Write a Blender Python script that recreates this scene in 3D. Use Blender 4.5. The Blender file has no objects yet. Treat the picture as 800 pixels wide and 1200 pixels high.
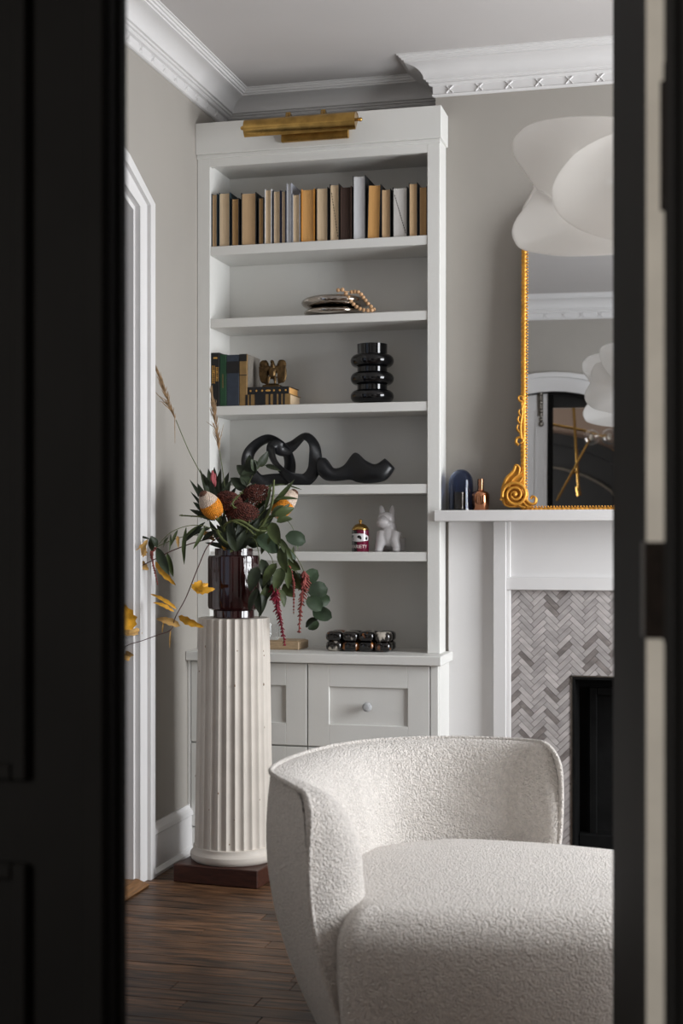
import bpy, bmesh, math, random
from mathutils import Vector, Matrix, Euler
R = random.Random(7)
SC = bpy.context.scene
COL = SC.collection
V = Vector
PI = math.pi

# ------------------------------------------------------------------ camera, world, light, exposure
F = 1660.0; TH = math.radians(14.3); S_ = math.sin(TH); C_ = math.cos(TH); H = 1.225; HY = 630.0
cam = bpy.data.cameras.new('camera'); camo = bpy.data.objects.new('camera', cam); COL.objects.link(camo)
cam.sensor_fit = 'VERTICAL'; cam.sensor_height = 36.0; cam.lens = 36.0*F/1200.0
cam.shift_y = (HY-600.0)/1200.0
camo.location = (0, 0, H); camo.rotation_euler = (PI/2, 0, TH)
cam.dof.use_dof = True; cam.dof.focus_distance = 4.9; cam.dof.aperture_fstop = 4.0
cam.clip_start = 0.05
SC.camera = camo
SC.view_settings.view_transform = 'Standard'; SC.view_settings.look = 'None'
SC.view_settings.gamma = 1.0; SC.view_settings.use_curve_mapping = False
SC.view_settings.exposure = 0.3
w = bpy.data.worlds.new('world'); SC.world = w; w.use_nodes = True
w.node_tree.nodes['Background'].inputs[0].default_value = (0.62, 0.74, 0.95, 1)
w.node_tree.nodes['Background'].inputs[1].default_value = 0.6
def area(name, loc, rot, sx, sy, power, col):
    l = bpy.data.lights.new(name, 'AREA'); l.shape = 'RECTANGLE'; l.size = sx; l.size_y = sy
    l.energy = power; l.color = col
    o = bpy.data.objects.new(name, l); COL.objects.link(o); o.location = loc; o.rotation_euler = rot
    return o
# daylight standing in the big right-hand window and the hall; the dining lamp is added
area('window_daylight', (2.06, 4.05, 1.65), (0, PI/2, 0), 1.95, 1.7, 165, (0.95, 0.975, 1.0))
area('hall_daylight', (-2.75, 2.2, 1.7), (PI/2, 0, PI), 1.0, 1.8, 40, (1.0, 0.98, 0.95))
area('dining_edge_fill', (-2.46, -.7, 1.6), (0, -PI/2, 0), 1.6, 1.4, 85, (1.0, 0.97, 0.92))  # unseen fill lamp, added to brighten the right leaf's pale edge

# ------------------------------------------------------------------ back projection from the photograph to real points
def ray(px, py):
    a = (px-400)/F
    return (a*C_-S_, a*S_+C_, -(py-HY)/F)
def onD(px, py, d):
    x, y, z = ray(px, py); return V((x*d, y*d, H+z*d))
def onY(px, py, Y):
    x, y, z = ray(px, py); t = Y/y; return V((x*t, Y, H+z*t))
def onX(px, py, X):
    x, y, z = ray(px, py); t = X/x; return V((X, y*t, H+z*t))
MT = math.radians(2.5); MYAW = math.radians(1.8); MP = (-.03, 5.335, 1.3285)   # the leaning mirror: tilt, slight turn, foot
def mir(px, py, Y):      # where the sight line through a pixel of the mirror ends, on the plane y = Y
    x, y, z = ray(px, py)
    n = (math.sin(MYAW)*math.cos(MT), -math.cos(MYAW)*math.cos(MT), math.sin(MT))
    k = (MP[0]*n[0]+MP[1]*n[1]+(MP[2]-H)*n[2])/(x*n[0]+y*n[1]+z*n[2])
    p = (x*k, y*k, H+z*k); dn = x*n[0]+y*n[1]+z*n[2]
    r = (x-2*dn*n[0], y-2*dn*n[1], z-2*dn*n[2]); q = (Y-p[1])/r[1]
    return V(tuple(p[i]+r[i]*q for i in range(3)))

# ------------------------------------------------------------------ materials
def srgb(r, g, b):
    f = lambda c: (c/255/12.92) if c/255 <= 0.04045 else ((c/255+0.055)/1.055)**2.4
    return (f(r), f(g), f(b), 1)
def sc(c, k): return (min(1, c[0]*k), min(1, c[1]*k), min(1, c[2]*k), 1)
def M(name, col, rough=.5, metal=0., var=.06, scale=6., bump=0., bscale=60., rand=0., coat=0., trans=0., ior=1.45,
      spec=.5, stretch=None, sheen=0., detail=4., col2=None, lo=.35, hi=.65, alpha=1.):
    m = bpy.data.materials.new(name); m.use_nodes = True
    nt = m.node_tree; N = nt.nodes; L = nt.links
    b = N['Principled BSDF']
    b.inputs['Roughness'].default_value = rough; b.inputs['Metallic'].default_value = metal
    b.inputs['Coat Weight'].default_value = coat; b.inputs['Transmission Weight'].default_value = trans
    b.inputs['IOR'].default_value = ior; b.inputs['Specular IOR Level'].default_value = spec
    b.inputs['Sheen Weight'].default_value = sheen; b.inputs['Coat Roughness'].default_value = .05
    g = N.new('ShaderNodeNewGeometry')
    vec = g.outputs['Position']
    if stretch or rand:
        mp = N.new('ShaderNodeMapping'); L.new(vec, mp.inputs[0]); vec = mp.outputs[0]
        if stretch: mp.inputs['Scale'].default_value = stretch
        if rand:
            oi = N.new('ShaderNodeObjectInfo'); ml = N.new('ShaderNodeMath'); ml.operation = 'MULTIPLY'
            ml.inputs[1].default_value = 37.; L.new(oi.outputs['Random'], ml.inputs[0])
            cb = N.new('ShaderNodeCombineXYZ'); L.new(ml.outputs[0], cb.inputs[0]); L.new(ml.outputs[0], cb.inputs[2])
            L.new(cb.outputs[0], mp.inputs['Location'])
    n = N.new('ShaderNodeTexNoise'); n.inputs['Scale'].default_value = scale; n.inputs['Detail'].default_value = detail
    L.new(vec, n.inputs['Vector'])
    r = N.new('ShaderNodeValToRGB'); L.new(n.outputs['Fac'], r.inputs[0])
    r.color_ramp.elements[0].position = lo; r.color_ramp.elements[1].position = hi
    r.color_ramp.elements[0].color = sc(col, 1-var); r.color_ramp.elements[1].color = col2 if col2 else sc(col, 1+var)
    out = r.outputs[0]
    if rand:
        mr = N.new('ShaderNodeMapRange'); mr.inputs['To Min'].default_value = 1-rand; mr.inputs['To Max'].default_value = 1+rand
        L.new(oi.outputs['Random'], mr.inputs[0])
        hs = N.new('ShaderNodeHueSaturation'); L.new(mr.outputs[0], hs.inputs['Value']); L.new(out, hs.inputs['Color'])
        out = hs.outputs[0]
    L.new(out, b.inputs['Base Color'])
    if bump:
        n2 = N.new('ShaderNodeTexNoise'); n2.inputs['Scale'].default_value = bscale; n2.inputs['Detail'].default_value = 3
        L.new(vec if stretch else g.outputs['Position'], n2.inputs['Vector'])
        bp = N.new('ShaderNodeBump'); bp.inputs['Strength'].default_value = 1; bp.inputs['Distance'].default_value = bump
        L.new(n2.outputs['Fac'], bp.inputs['Height']); L.new(bp.outputs[0], b.inputs['Normal'])
    return m
MAT = {}
MAT['wall'] = M('wall_paint', srgb(157, 152, 145), .85, var=.02, scale=2, bump=.0003, bscale=220)
MAT['trim'] = M('trim_paint', srgb(216, 214, 213), .38, var=.015, scale=4, bump=.0002, bscale=90)
MAT['case'] = M('bookcase_paint', srgb(218, 217, 213), .42, var=.015, scale=4, bump=.0002, bscale=120)
MAT['ceil'] = M('ceiling_paint', srgb(196, 192, 190), .9, var=.015, scale=2)
MAT['plank'] = M('oak_plank', srgb(84, 59, 40), .42, var=.8, scale=7, rand=.5, stretch=(1.1, 13, 13), bump=.0006, bscale=9, detail=8, lo=.38, hi=.64, spec=.35)
MAT['subfloor'] = M('dark_floor', srgb(30, 22, 17), .5, var=.3, scale=8, stretch=(1, 12, 12))
MAT['thresh'] = M('threshold_oak', srgb(122, 84, 44), .4, var=.3, scale=9, stretch=(14, 1.5, 14), bump=.0005, bscale=12)
MAT['blackdoor'] = M('black_door_paint', srgb(21, 20, 19), .65, spec=.04, var=.1, scale=5, bump=.0002, bscale=80)
MAT['bevellight'] = M('grey_bevel_highlight', srgb(92, 92, 92), .6)  # grey stands in for light catching the black jamb's bevel
MAT['blackjamb'] = M('black_jamb_paint', srgb(24, 23, 22), .38, spec=.5, var=.1)
MAT['bronze'] = M('dark_bronze', srgb(40, 33, 28), .5, .6, var=.25, scale=40)
MAT['edge'] = M('door_edge_paint', srgb(214, 207, 195), .6, var=.05, scale=20)
MAT['boucle'] = None
MAT['black'] = M('firebox_black', srgb(13, 13, 13), .7, spec=.15, var=.35, scale=12, bump=.002, bscale=25)
MAT['grout'] = M('grout', srgb(120, 112, 106), .9)
MAT['marble'] = M('marble_tile', srgb(172, 166, 164), .35, var=.14, scale=16, rand=.17, stretch=(1, 1, 2.2), detail=6)
MAT['marble_dark'] = M('marble_tile_dark', srgb(126, 119, 116), .35, var=.2, scale=22, rand=.12, stretch=(1, 1, 2.2), detail=6)
MAT['brass'] = M('aged_brass', srgb(184, 148, 84), .22, 1., var=.22, scale=22, bump=.0004, bscale=50)
MAT['brassbright'] = M('polished_brass', srgb(190, 150, 84), .22, 1., var=.08, scale=20)
MAT['gold'] = M('gilt', srgb(206, 148, 60), .5, .6, var=.14, scale=30, bump=.0005, bscale=120)
MAT['mirror'] = M('mirror_silver', srgb(226, 228, 230), .01, 1., var=0)
MAT['column'] = M('column_paint', srgb(205, 197, 187), .55, var=.05, scale=9, bump=.0004, bscale=45)
MAT['column_chip'] = M('chip', srgb(128, 98, 70), .7)
MAT['mahogany'] = M('mahogany', srgb(62, 32, 21), .45, var=.3, scale=8, stretch=(2, 14, 14), bump=.0003, bscale=10)
MAT['burgundy'] = M('burgundy_glass', srgb(50, 20, 21), .08, var=.3, scale=20, stretch=(1, 1, .05), coat=.3, trans=.08, ior=1.5)
MAT['glossblack'] = M('gloss_black', srgb(9, 9, 11), .1, var=.1, coat=.2)
MAT['satinblack'] = M('satin_black', srgb(17, 18, 21), .38, var=.25, scale=20, bump=.0006, bscale=60)
MAT['silver'] = M('polished_nickel', srgb(176, 168, 160), .05, 1., var=.05, scale=10)
MAT['bead'] = M('wood_bead', srgb(192, 152, 112), .55, var=.14, scale=90, rand=.12)
MAT['whiteglaze'] = M('white_glaze', srgb(205, 202, 203), .12, var=.02, coat=.5)
MAT['crimson'] = M('crimson_glaze', srgb(96, 10, 42), .12, var=.25, scale=18, coat=.6)
MAT['horn'] = M('horn_inlay', srgb(14, 11, 10), .12, var=.3, scale=24, coat=.6, col2=srgb(150, 90, 38), lo=.6, hi=.72, stretch=(2, 1, .7), detail=2)
MAT['pale_horn'] = M('pale_horn', srgb(34, 29, 26), .14, var=.3, scale=22, coat=.6, col2=srgb(190, 182, 170), lo=.52, hi=.62, stretch=(1.6, 1, 1), detail=2)
MAT['box_wood'] = M('pale_wood', srgb(166, 142, 112), .5, var=.15, scale=10, stretch=(3, 20, 20))
MAT['glass'] = M('clear_glass', srgb(245, 245, 245), .02, var=0, trans=1., ior=1.45)
MAT['crystal'] = M('cut_glass', srgb(214, 216, 218), .06, var=.05, scale=200, trans=.35, coat=.6)
MAT['blueglass'] = M('smoky_blue_glass', srgb(158, 172, 204), .03, var=0, trans=1., ior=1.3)
MAT['copper'] = M('copper', srgb(196, 138, 104), .12, 1., var=.06)
MAT['amber'] = M('amber', srgb(176, 140, 92), .25, .7, var=.2, scale=30)
MAT['fabric'] = M('lamp_paper', srgb(210, 205, 199), .75, var=.02, scale=8, sheen=.1)
MAT['dining'] = M('taupe_paint', srgb(128, 110, 98), .9, var=.03)
MAT['panelblack'] = M('panel_black', srgb(22, 22, 23), .45, var=.1)
MAT['greymark'] = M('grey_band', srgb(150, 146, 140), .9, var=.02)
MAT['steel'] = M('old_steel', srgb(122, 116, 108), .35, 1., var=.15, scale=40)
MAT['bulb'] = M('bulb_glass', srgb(235, 230, 220), .3, var=0)
MAT['gilttext'] = M('gilt_lettering', srgb(196, 148, 74), .5, .2, var=.2, scale=80)
MAT['whitetext'] = M('white_lettering', srgb(214, 200, 196), .4)
MAT['inkblack'] = M('ink_black', srgb(16, 15, 17), .2, coat=.4)
MAT['eagle'] = M('dark_brass', srgb(92, 72, 46), .36, .85, var=.4, scale=55, bump=.0012, bscale=160)
MAT['stem'] = M('green_stem', srgb(86, 94, 52), .6, var=.2, scale=30)
MAT['twig'] = M('red_brown_twig', srgb(74, 44, 40), .6, var=.25, scale=50)
MAT['leaf_dark'] = M('leaf_dark_green', srgb(46, 54, 38), .5, var=.28, scale=22, rand=.25, spec=.35)
MAT['leaf_green'] = M('leaf_green', srgb(62, 72, 40), .5, var=.28, scale=22, rand=.25, spec=.35)
MAT['leaf_euca'] = M('leaf_eucalyptus', srgb(50, 64, 46), .5, var=.25, scale=25, rand=.28, spec=.35)
MAT['leaf_yellow'] = M('leaf_yellow', srgb(206, 150, 40), .6, var=.22, scale=40, rand=.14)
MAT['leaf_tan'] = M('leaf_tan', srgb(190, 150, 88), .65, var=.22, scale=40, rand=.12)
MAT['plume'] = M('dry_plume', srgb(158, 130, 98), .8, var=.25, scale=60)
MAT['banksia'] = M('banksia_orange', srgb(214, 138, 34), .75, var=.25, scale=120)
MAT['banksia_top'] = M('banksia_cream', srgb(206, 188, 172), .8, var=.15, scale=120)
MAT['banksia_tip'] = M('banksia_tip', srgb(88, 56, 40), .8)
MAT['yarrow'] = M('maroon_yarrow', srgb(74, 34, 24), .9, var=.45, scale=90)
MAT['amaranth'] = M('amaranth_crimson', srgb(122, 26, 46), .8, var=.3, scale=90)
MAT['amaranth_dry'] = M('amaranth_dusty', srgb(132, 66, 60), .8, var=.3, scale=90)
MAT['pinkbud'] = M('pink_bud', srgb(150, 70, 74), .6, var=.2)
for k, c in dict(page_cream=(206, 182, 150), page_tan=(192, 160, 122), page_brown=(168, 132, 88), page_orange=(204, 154, 92), page_white=(204, 204, 206),
                 page_dark=(54, 36, 28), page_grey=(192, 188, 184)).items():
    MAT[k] = M(k, srgb(*c), .8, var=.12, scale=12, stretch=(160, .2, .2), bump=.0006, bscale=14)
for k, c in dict(cover_teal=(34, 50, 58), cover_navy=(32, 36, 58), cover_black=(22, 21, 22), cover_tan=(150, 118, 74), cover_grey=(150, 152, 160), cover_orange=(196, 132, 46),
                 cover_white=(206, 206, 208), cover_green=(28, 66, 42), cover_blue=(46, 54, 66), cover_brown=(64, 44, 34), cover_ochre=(132, 104, 62), cover_grey_cloth=(120, 114, 106)).items():
    MAT[k] = M(k, srgb(*c), .6, var=.1, scale=60, bump=.0002, bscale=300)
def boucle():
    m = M('boucle_fabric', srgb(222, 215, 208), .95, var=.08, scale=90, sheen=.35)
    nt = m.node_tree; N = nt.nodes; L = nt.links
    g = N.new('ShaderNodeNewGeometry')
    a = N.new('ShaderNodeTexNoise'); a.inputs['Scale'].default_value = 135; a.inputs['Detail'].default_value = 3; a.inputs['Distortion'].default_value = 1.2
    b = N.new('ShaderNodeTexVoronoi'); b.inputs['Scale'].default_value = 220; b.feature = 'SMOOTH_F1'
    L.new(g.outputs['Position'], a.inputs['Vector']); L.new(g.outputs['Position'], b.inputs['Vector'])
    ad = N.new('ShaderNodeMath'); ad.operation = 'MULTIPLY_ADD'; ad.inputs[1].default_value = -.7
    L.new(b.outputs['Distance'], ad.inputs[0]); L.new(a.outputs['Fac'], ad.inputs[2])
    bp = N.new('ShaderNodeBump'); bp.inputs['Strength'].default_value = 1; bp.inputs['Distance'].default_value = .008
    L.new(ad.outputs[0], bp.inputs['Height']); L.new(bp.outputs[0], N['Principled BSDF'].inputs['Normal'])
    return m
MAT['boucle'] = boucle()
def paper():
    m = M('lamp_paper', srgb(244, 242, 240), .8, var=.01, scale=8)
    nt = m.node_tree; N = nt.nodes; L = nt.links
    t = N.new('ShaderNodeBsdfTranslucent'); t.inputs[0].default_value = srgb(246, 244, 241)
    mx_ = N.new('ShaderNodeMixShader'); mx_.inputs[0].default_value = .55
    L.new(N['Principled BSDF'].outputs[0], mx_.inputs[1]); L.new(t.outputs[0], mx_.inputs[2]); L.new(mx_.outputs[0], N['Material Output'].inputs[0])
    return m
MAT['fabric'] = paper()

# ------------------------------------------------------------------ mesh helpers
class MB:
    def __init__(s): s.v = []; s.f = []
    def add(s, vs, fs):
        o = len(s.v); s.v += [tuple(p) for p in vs]; s.f += [tuple(i+o for i in f) for f in fs]; return s
    def box(s, a, b, c=.0, T=None):
        x0, y0, z0 = a; x1, y1, z1 = b
        if c <= 0:
            vs = [V((x, y, z)) for z in (z0, z1) for y in (y0, y1) for x in (x0, x1)]
            fs = [(0, 2, 3, 1), (4, 5, 7, 6), (0, 1, 5, 4), (2, 6, 7, 3), (0, 4, 6, 2), (1, 3, 7, 5)]
        else:
            vs = []; idx = {}
            for i, x in enumerate((x0, x1)):
                for j, y in enumerate((y0, y1)):
                    for k, z in enumerate((z0, z1)):
                        sx = c if i == 0 else -c; sy = c if j == 0 else -c; sz = c if k == 0 else -c
                        idx[i, j, k, 0] = len(vs); vs.append(V((x, y+sy, z+sz)))
                        idx[i, j, k, 1] = len(vs); vs.append(V((x+sx, y, z+sz)))
                        idx[i, j, k, 2] = len(vs); vs.append(V((x+sx, y+sy, z)))
            fs = []
            q = ((0, 0), (0, 1), (1, 1), (1, 0))
            for i in (0, 1):
                fs.append(tuple(idx[i, a_, b_, 0] for a_, b_ in q)[::(-1 if i == 1 else 1)][::-1] if False else tuple(idx[i, a_, b_, 0] for a_, b_ in q))
                fs.append(tuple(idx[a_, i, b_, 1] for a_, b_ in q))
                fs.append(tuple(idx[a_, b_, i, 2] for a_, b_ in q))
            for i in (0, 1):
                for j in (0, 1):
                    fs.append((idx[i, j, 0, 0], idx[i, j, 1, 0], idx[i, j, 1, 1], idx[i, j, 0, 1]))
                    fs.append((idx[i, 0, j, 0], idx[i, 1, j, 0], idx[i, 1, j, 2], idx[i, 0, j, 2]))
                    fs.append((idx[0, i, j, 1], idx[1, i, j, 1], idx[1, i, j, 2], idx[0, i, j, 2]))
                    for k in (0, 1): fs.append((idx[i, j, k, 0], idx[i, j, k, 1], idx[i, j, k, 2]))
        if T is not None: vs = [T @ p for p in vs]
        return s.add(vs, fs)
    def prism(s, poly, fn, t0, t1):
        n = len(poly)
        vs = [fn(p, t0) for p in poly]+[fn(p, t1) for p in poly]
        fs = [tuple(range(n)), tuple(range(2*n-1, n-1, -1))]+[(i, (i+1) % n, (i+1) % n+n, i+n) for i in range(n)]
        return s.add(vs, fs)
    def lathe(s, prof, c=(0, 0, 0), seg=40, T=None, rad=None, cap=False):
        n = len(prof); vs = []; fs = []
        for (r, z) in prof:
            for k in range(seg):
                a = 2*PI*k/seg; rr = r*(rad(a, z) if rad else 1)
                p = V((rr*math.cos(a), rr*math.sin(a), z))
                if T is not None: p = T @ p
                vs.append(p+V(c))
        for i in range(n-1):
            for k in range(seg):
                fs.append((i*seg+k, i*seg+(k+1) % seg, (i+1)*seg+(k+1) % seg, (i+1)*seg+k))
        if cap: fs += [tuple(range(seg))[::-1], tuple(range((n-1)*seg, n*seg))]
        return s.add(vs, fs)
    def tube(s, pts, rad, seg=8, closed=False, prof=None, up=None, twist=None):
        pts = [V(p) for p in pts]; n = len(pts); vs = []; fs = []
        prev = None
        for i, p in enumerate(pts):
            if closed: t = pts[(i+1) % n]-pts[i-1]
            else: t = pts[min(i+1, n-1)]-pts[max(i-1, 0)]
            if t.length < 1e-9: t = V((0, 0, 1))
            t.normalize()
            if up is not None: nrm = V(up)-t*V(up).dot(t)
            elif prev is None:
                nrm = t.orthogonal()
            else: nrm = prev-t*prev.dot(t)
            if nrm.length < 1e-6: nrm = t.orthogonal()
            nrm.normalize(); prev = nrm; b = t.cross(nrm)
            r = rad(i/(n-1)) if callable(rad) else (rad[i] if isinstance(rad, (list, tuple)) else rad)
            tw = twist(i/(n-1)) if twist else 0
            for k in range(seg):
                a = 2*PI*k/seg
                u, w_ = (math.cos(a), math.sin(a)) if prof is None else (prof[0]*math.cos(a), prof[1]*math.sin(a))
                u, w_ = u*math.cos(tw)-w_*math.sin(tw), u*math.sin(tw)+w_*math.cos(tw)
                vs.append(p+(nrm*u+b*w_)*r)
        m = n if closed else n-1
        for i in range(m):
            for k in range(seg):
                j = (i+1) % n
                fs.append((i*seg+k, i*seg+(k+1) % seg, j*seg+(k+1) % seg, j*seg+k))
        if not closed: fs += [tuple(range(seg))[::-1], tuple(range((n-1)*seg, n*seg))]
        return s.add(vs, fs)
    def ball(s, c, r, seg=12, rings=8, T=None):
        if not isinstance(r, (tuple, list)): r = (r, r, r)
        vs = [V((0, 0, -r[2]))]; fs = []
        for i in range(1, rings):
            a = -PI/2+PI*i/rings
            for k in range(seg):
                b = 2*PI*k/seg; vs.append(V((r[0]*math.cos(a)*math.cos(b), r[1]*math.cos(a)*math.sin(b), r[2]*math.sin(a))))
        vs.append(V((0, 0, r[2]))); top = len(vs)-1
        for k in range(seg): fs.append((0, 1+(k+1) % seg, 1+k))
        for i in range(rings-2):
            for k in range(seg):
                a = 1+i*seg+k; b = 1+i*seg+(k+1) % seg; fs.append((a, b, b+seg, a+seg))
        o = 1+(rings-2)*seg
        for k in range(seg): fs.append((o+k, o+(k+1) % seg, top))
        if T is not None: vs = [T @ p for p in vs]
        return s.add([p+V(c) for p in vs], fs)
    def grid(s, pts):  # pts[i][j]
        n = len(pts); m = len(pts[0]); vs = [p for r in pts for p in r]
        fs = [(i*m+j, i*m+j+1, (i+1)*m+j+1, (i+1)*m+j) for i in range(n-1) for j in range(m-1)]
        return s.add(vs, fs)
    def mesh(s, name, mat, off=(0, 0, 0), smooth=None, merge=False):
        me = bpy.data.meshes.new(name); o = V(off)
        me.from_pydata([V(p)-o for p in s.v], [], s.f)
        bm = bmesh.new(); bm.from_mesh(me)
        if merge: bmesh.ops.remove_doubles(bm, verts=bm.verts, dist=1e-5)
        bmesh.ops.recalc_face_normals(bm, faces=bm.faces); bm.to_mesh(me); bm.free()
        if isinstance(mat, str): mat = MAT[mat]
        me.materials.append(mat)
        if smooth is not None:
            me.polygons.foreach_set('use_smooth', [True]*len(me.polygons)); me.set_sharp_from_angle(angle=math.radians(smooth))
        me.update()
        return me
def wloc(o):
    p = V((0, 0, 0))
    while o is not None: p = p+o.location; o = o.parent
    return p
def obj(name, mb, mat, parent=None, smooth=40, local=False, merge=False, loc=None):
    off = V((0, 0, 0))
    if parent is not None and not local: off = wloc(parent)
    if loc is not None and parent is None: off = V(loc)
    me = mb.mesh(name, mat, off, smooth, merge)
    o = bpy.data.objects.new(name, me); COL.objects.link(o)
    if parent is not None: o.parent = parent
    elif loc is not None: o.location = loc
    return o
def tag(o, label, cat=None, group=None, kind=None):
    if label: o['label'] = label
    if cat: o['category'] = cat
    if group: o['group'] = group
    if kind: o['kind'] = kind
    return o
def thing(name, loc, label, cat, group=None, rot=None):
    o = bpy.data.objects.new(name, None); COL.objects.link(o); o.location = loc; o.empty_display_size = .05
    if rot: o.rotation_euler = rot
    return tag(o, label, cat, group)
def struct(name, mb, mat, label, smooth=None):
    o = obj(name, mb, mat, None, smooth); return tag(o, label, None, None, 'structure')
def B(a, b, c=.0): return MB().box(a, b, c)
def cr(pts, n=8, closed=False):
    pts = [V(p) for p in pts]; N_ = len(pts); out = []
    rng = N_ if closed else N_-1
    for i in range(rng):
        if closed: p0, p1, p2, p3 = pts[i-1], pts[i], pts[(i+1) % N_], pts[(i+2) % N_]
        else: p0, p1, p2, p3 = pts[max(i-1, 0)], pts[i], pts[i+1], pts[min(i+2, N_-1)]
        for k in range(n):
            t = k/n
            out.append(.5*((2*p1)+(p2-p0)*t+(2*p0-5*p1+4*p2-p3)*t*t+(3*p1-p0-3*p2+p3)*t**3))
    if not closed: out.append(pts[-1])
    return out
def rotz(a): return Matrix.Rotation(a, 4, 'Z')

# ------------------------------------------------------------------ the setting
XL = -1.9409; XR = 1.95; YB = 5.667; YC = 5.43; XC0 = -1.007; XC1 = .945; YF0 = 1.53; YF1 = 1.66; ZC = 3.075
DXC = -.692; DHW = .654            # double doorway centre and half width
fl = struct('floor', B((-3.6, -2.6, -.12), (XR+.1, YB+.1, -.012)), 'subfloor', 'dark stained oak strip floor running through the rooms')
rows = 0; y = YF1-.1
while y < YB:
    x = XL-.02-R.random()*.5
    wd = .073
    while x < XR:
        ln = R.uniform(.75, 1.35); x1 = min(x+ln, XR)
        if x1-max(x, XL) > .05:
            obj('plank', B((max(x, XL)+.0008, y+.0008, -.013), (x1-.0008, y+wd-.0008, 0+R.uniform(-.0006, 0)), .0012), 'plank', fl, None)
        x = x1
    y += wd
struct('ceiling', B((-3.6, -2.6, ZC), (XR+.1, YB+.1, ZC+.1)), 'ceil', 'plain pale grey plaster ceiling')
# left wall with its doorway (gabled, flat-arched head)
LY0, LY1 = 3.25, 4.656
head_in = [(LY1, 2.39), (4.506, 2.442), (4.25, 2.50), (3.95, 2.525), (3.65, 2.50), (3.4, 2.442), (LY0, 2.39)]
poly = [(YF1, 0), (LY0, 0)]+head_in[::-1]+[(LY1, 0), (YB, 0), (YB, ZC), (YF1, ZC)]
struct('wall_left', MB().prism(poly, lambda p, t: V((t, p[0], p[1])), XL-.16, XL), 'wall', 'greige painted left wall with a cased doorway')
struct('wall_back', B((XL-.16, YB, 0), (XR+.1, YB+.1, ZC)), 'wall', 'greige wall at the back of the alcoves')
ch = MB()
ch.box((XC0, YC, 0), (-.481, YB, ZC)); ch.box((.421, YC, 0), (XC1, YB, ZC)); ch.box((-.481, YC, .70), (.421, YB, ZC)); 
struct('wall_chimney', ch, 'wall', 'greige chimney breast standing forward between the alcoves')
wr = MB(); WY0, WY1, WZ0, WZ1 = 3.3, 4.87, .6, 2.6
wr.box((XR, YF1, 0), (XR+.16, WY0, ZC)); wr.box((XR, WY1, 0), (XR+.16, YB, ZC)); wr.box((XR, WY0, 0), (XR+.16, WY1, WZ0)); wr.box((XR, WY0, WZ1), (XR+.16, WY1, ZC))
struct('wall_right', wr, 'wall', 'right wall with the tall daylight window')
wn = MB()
for (a, b) in (((WY0, WZ0), (WY0+.07, WZ1)), ((WY1-.07, WZ0), (WY1, WZ1)), ((WY0, WZ0), (WY1, WZ0+.07)), ((WY0, WZ1-.07), (WY1, WZ1)), ((4.065, WZ0), (4.105, WZ1)), ((WY0, 1.58), (WY1, 1.62))):
    wn.box((XR+.03, a[0], a[1]), (XR+.07, b[0], b[1]), .004)
struct('window_1', wn, 'trim', 'white sash window in the right wall')
# front wall with the arched double doorway
def arch(a, b, z0, n=24): return [(DXC+a*math.cos(PI*k/n), z0+b*math.sin(PI*k/n)) for k in range(n+1)]
ZS = 1.98; AH = .497
poly = [(XL-.16, 0), (DXC-DHW, 0)]+arch(DHW, AH, ZS)[::-1]+[(DXC+DHW, 0), (XR+.16, 0), (XR+.16, ZC), (XL-.16, ZC)]
struct('wall_front', MB().prism(poly, lambda p, t: V((p[0], t, p[1])), YF0, YF1), 'wall', 'greige wall holding the arched double doorway')
def strip(outer, inner, fn, t0, t1):
    mb = MB(); n = len(outer)
    vs = [fn(p, t) for t in (t0, t1) for q in (outer, inner) for p in q]
    fs = []
    for i in range(n-1):
        fs += [(i, i+1, n+i+1, n+i), (2*n+i, 2*n+i+1, 3*n+i+1, 3*n+i), (i, i+1, 2*n+i+1, 2*n+i), (n+i, n+i+1, 3*n+i+1, 3*n+i)]
    for i in (0, n-1): fs.append((i, n+i, 3*n+i, 2*n+i))
    return mb.add(vs, fs)
FX = lambda p, t: V((p[0], t, p[1]))
LX = lambda p, t: V((t, p[0], p[1]))
def archpath(a, b): return [(DXC+a, 0)]+arch(a, b, ZS)+[(DXC-a, 0)]
o = struct('trim_1', strip(archpath(DHW+.115, AH+.115), archpath(DHW-.004, AH-.004), FX, YF1, YF1+.022), 'trim', 'white arched casing on the living room side of the double doors')
obj('backband', strip(archpath(DHW+.115, AH+.115), archpath(DHW+.085, AH+.085), FX, YF1+.022, YF1+.04), 'trim', o, None)
o = jl = struct('trim_2', strip(archpath(DHW+.012, AH+.012), archpath(DHW-.001, AH-.001), FX, YF0-.012, YF1+.006), 'blackjamb', 'black painted jamb lining of the arched doorway')
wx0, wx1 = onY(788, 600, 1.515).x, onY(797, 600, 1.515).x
obj('lit_bevel_strip', B((wx0, 1.511, 0), (wx1, 1.519, ZS)), 'bevellight', o, None)  # added strip, the bevel's highlight is put into its grey colour
o = struct('trim_3', strip(archpath(DHW+.13, AH+.13), archpath(DHW+.008, AH+.008), FX, YF0-.02, YF0), 'blackdoor', 'black casing around the doorway, near side')
obj('backband', strip(archpath(DHW+.05, AH+.05), archpath(DHW+.018, AH+.018), FX, YF0-.035, YF0-.02), 'blackjamb', o, None)
obj('bead', strip(archpath(DHW+.10, AH+.10), archpath(DHW+.075, AH+.075), FX, YF0-.03, YF0-.02), 'blackjamb', o, None)
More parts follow.
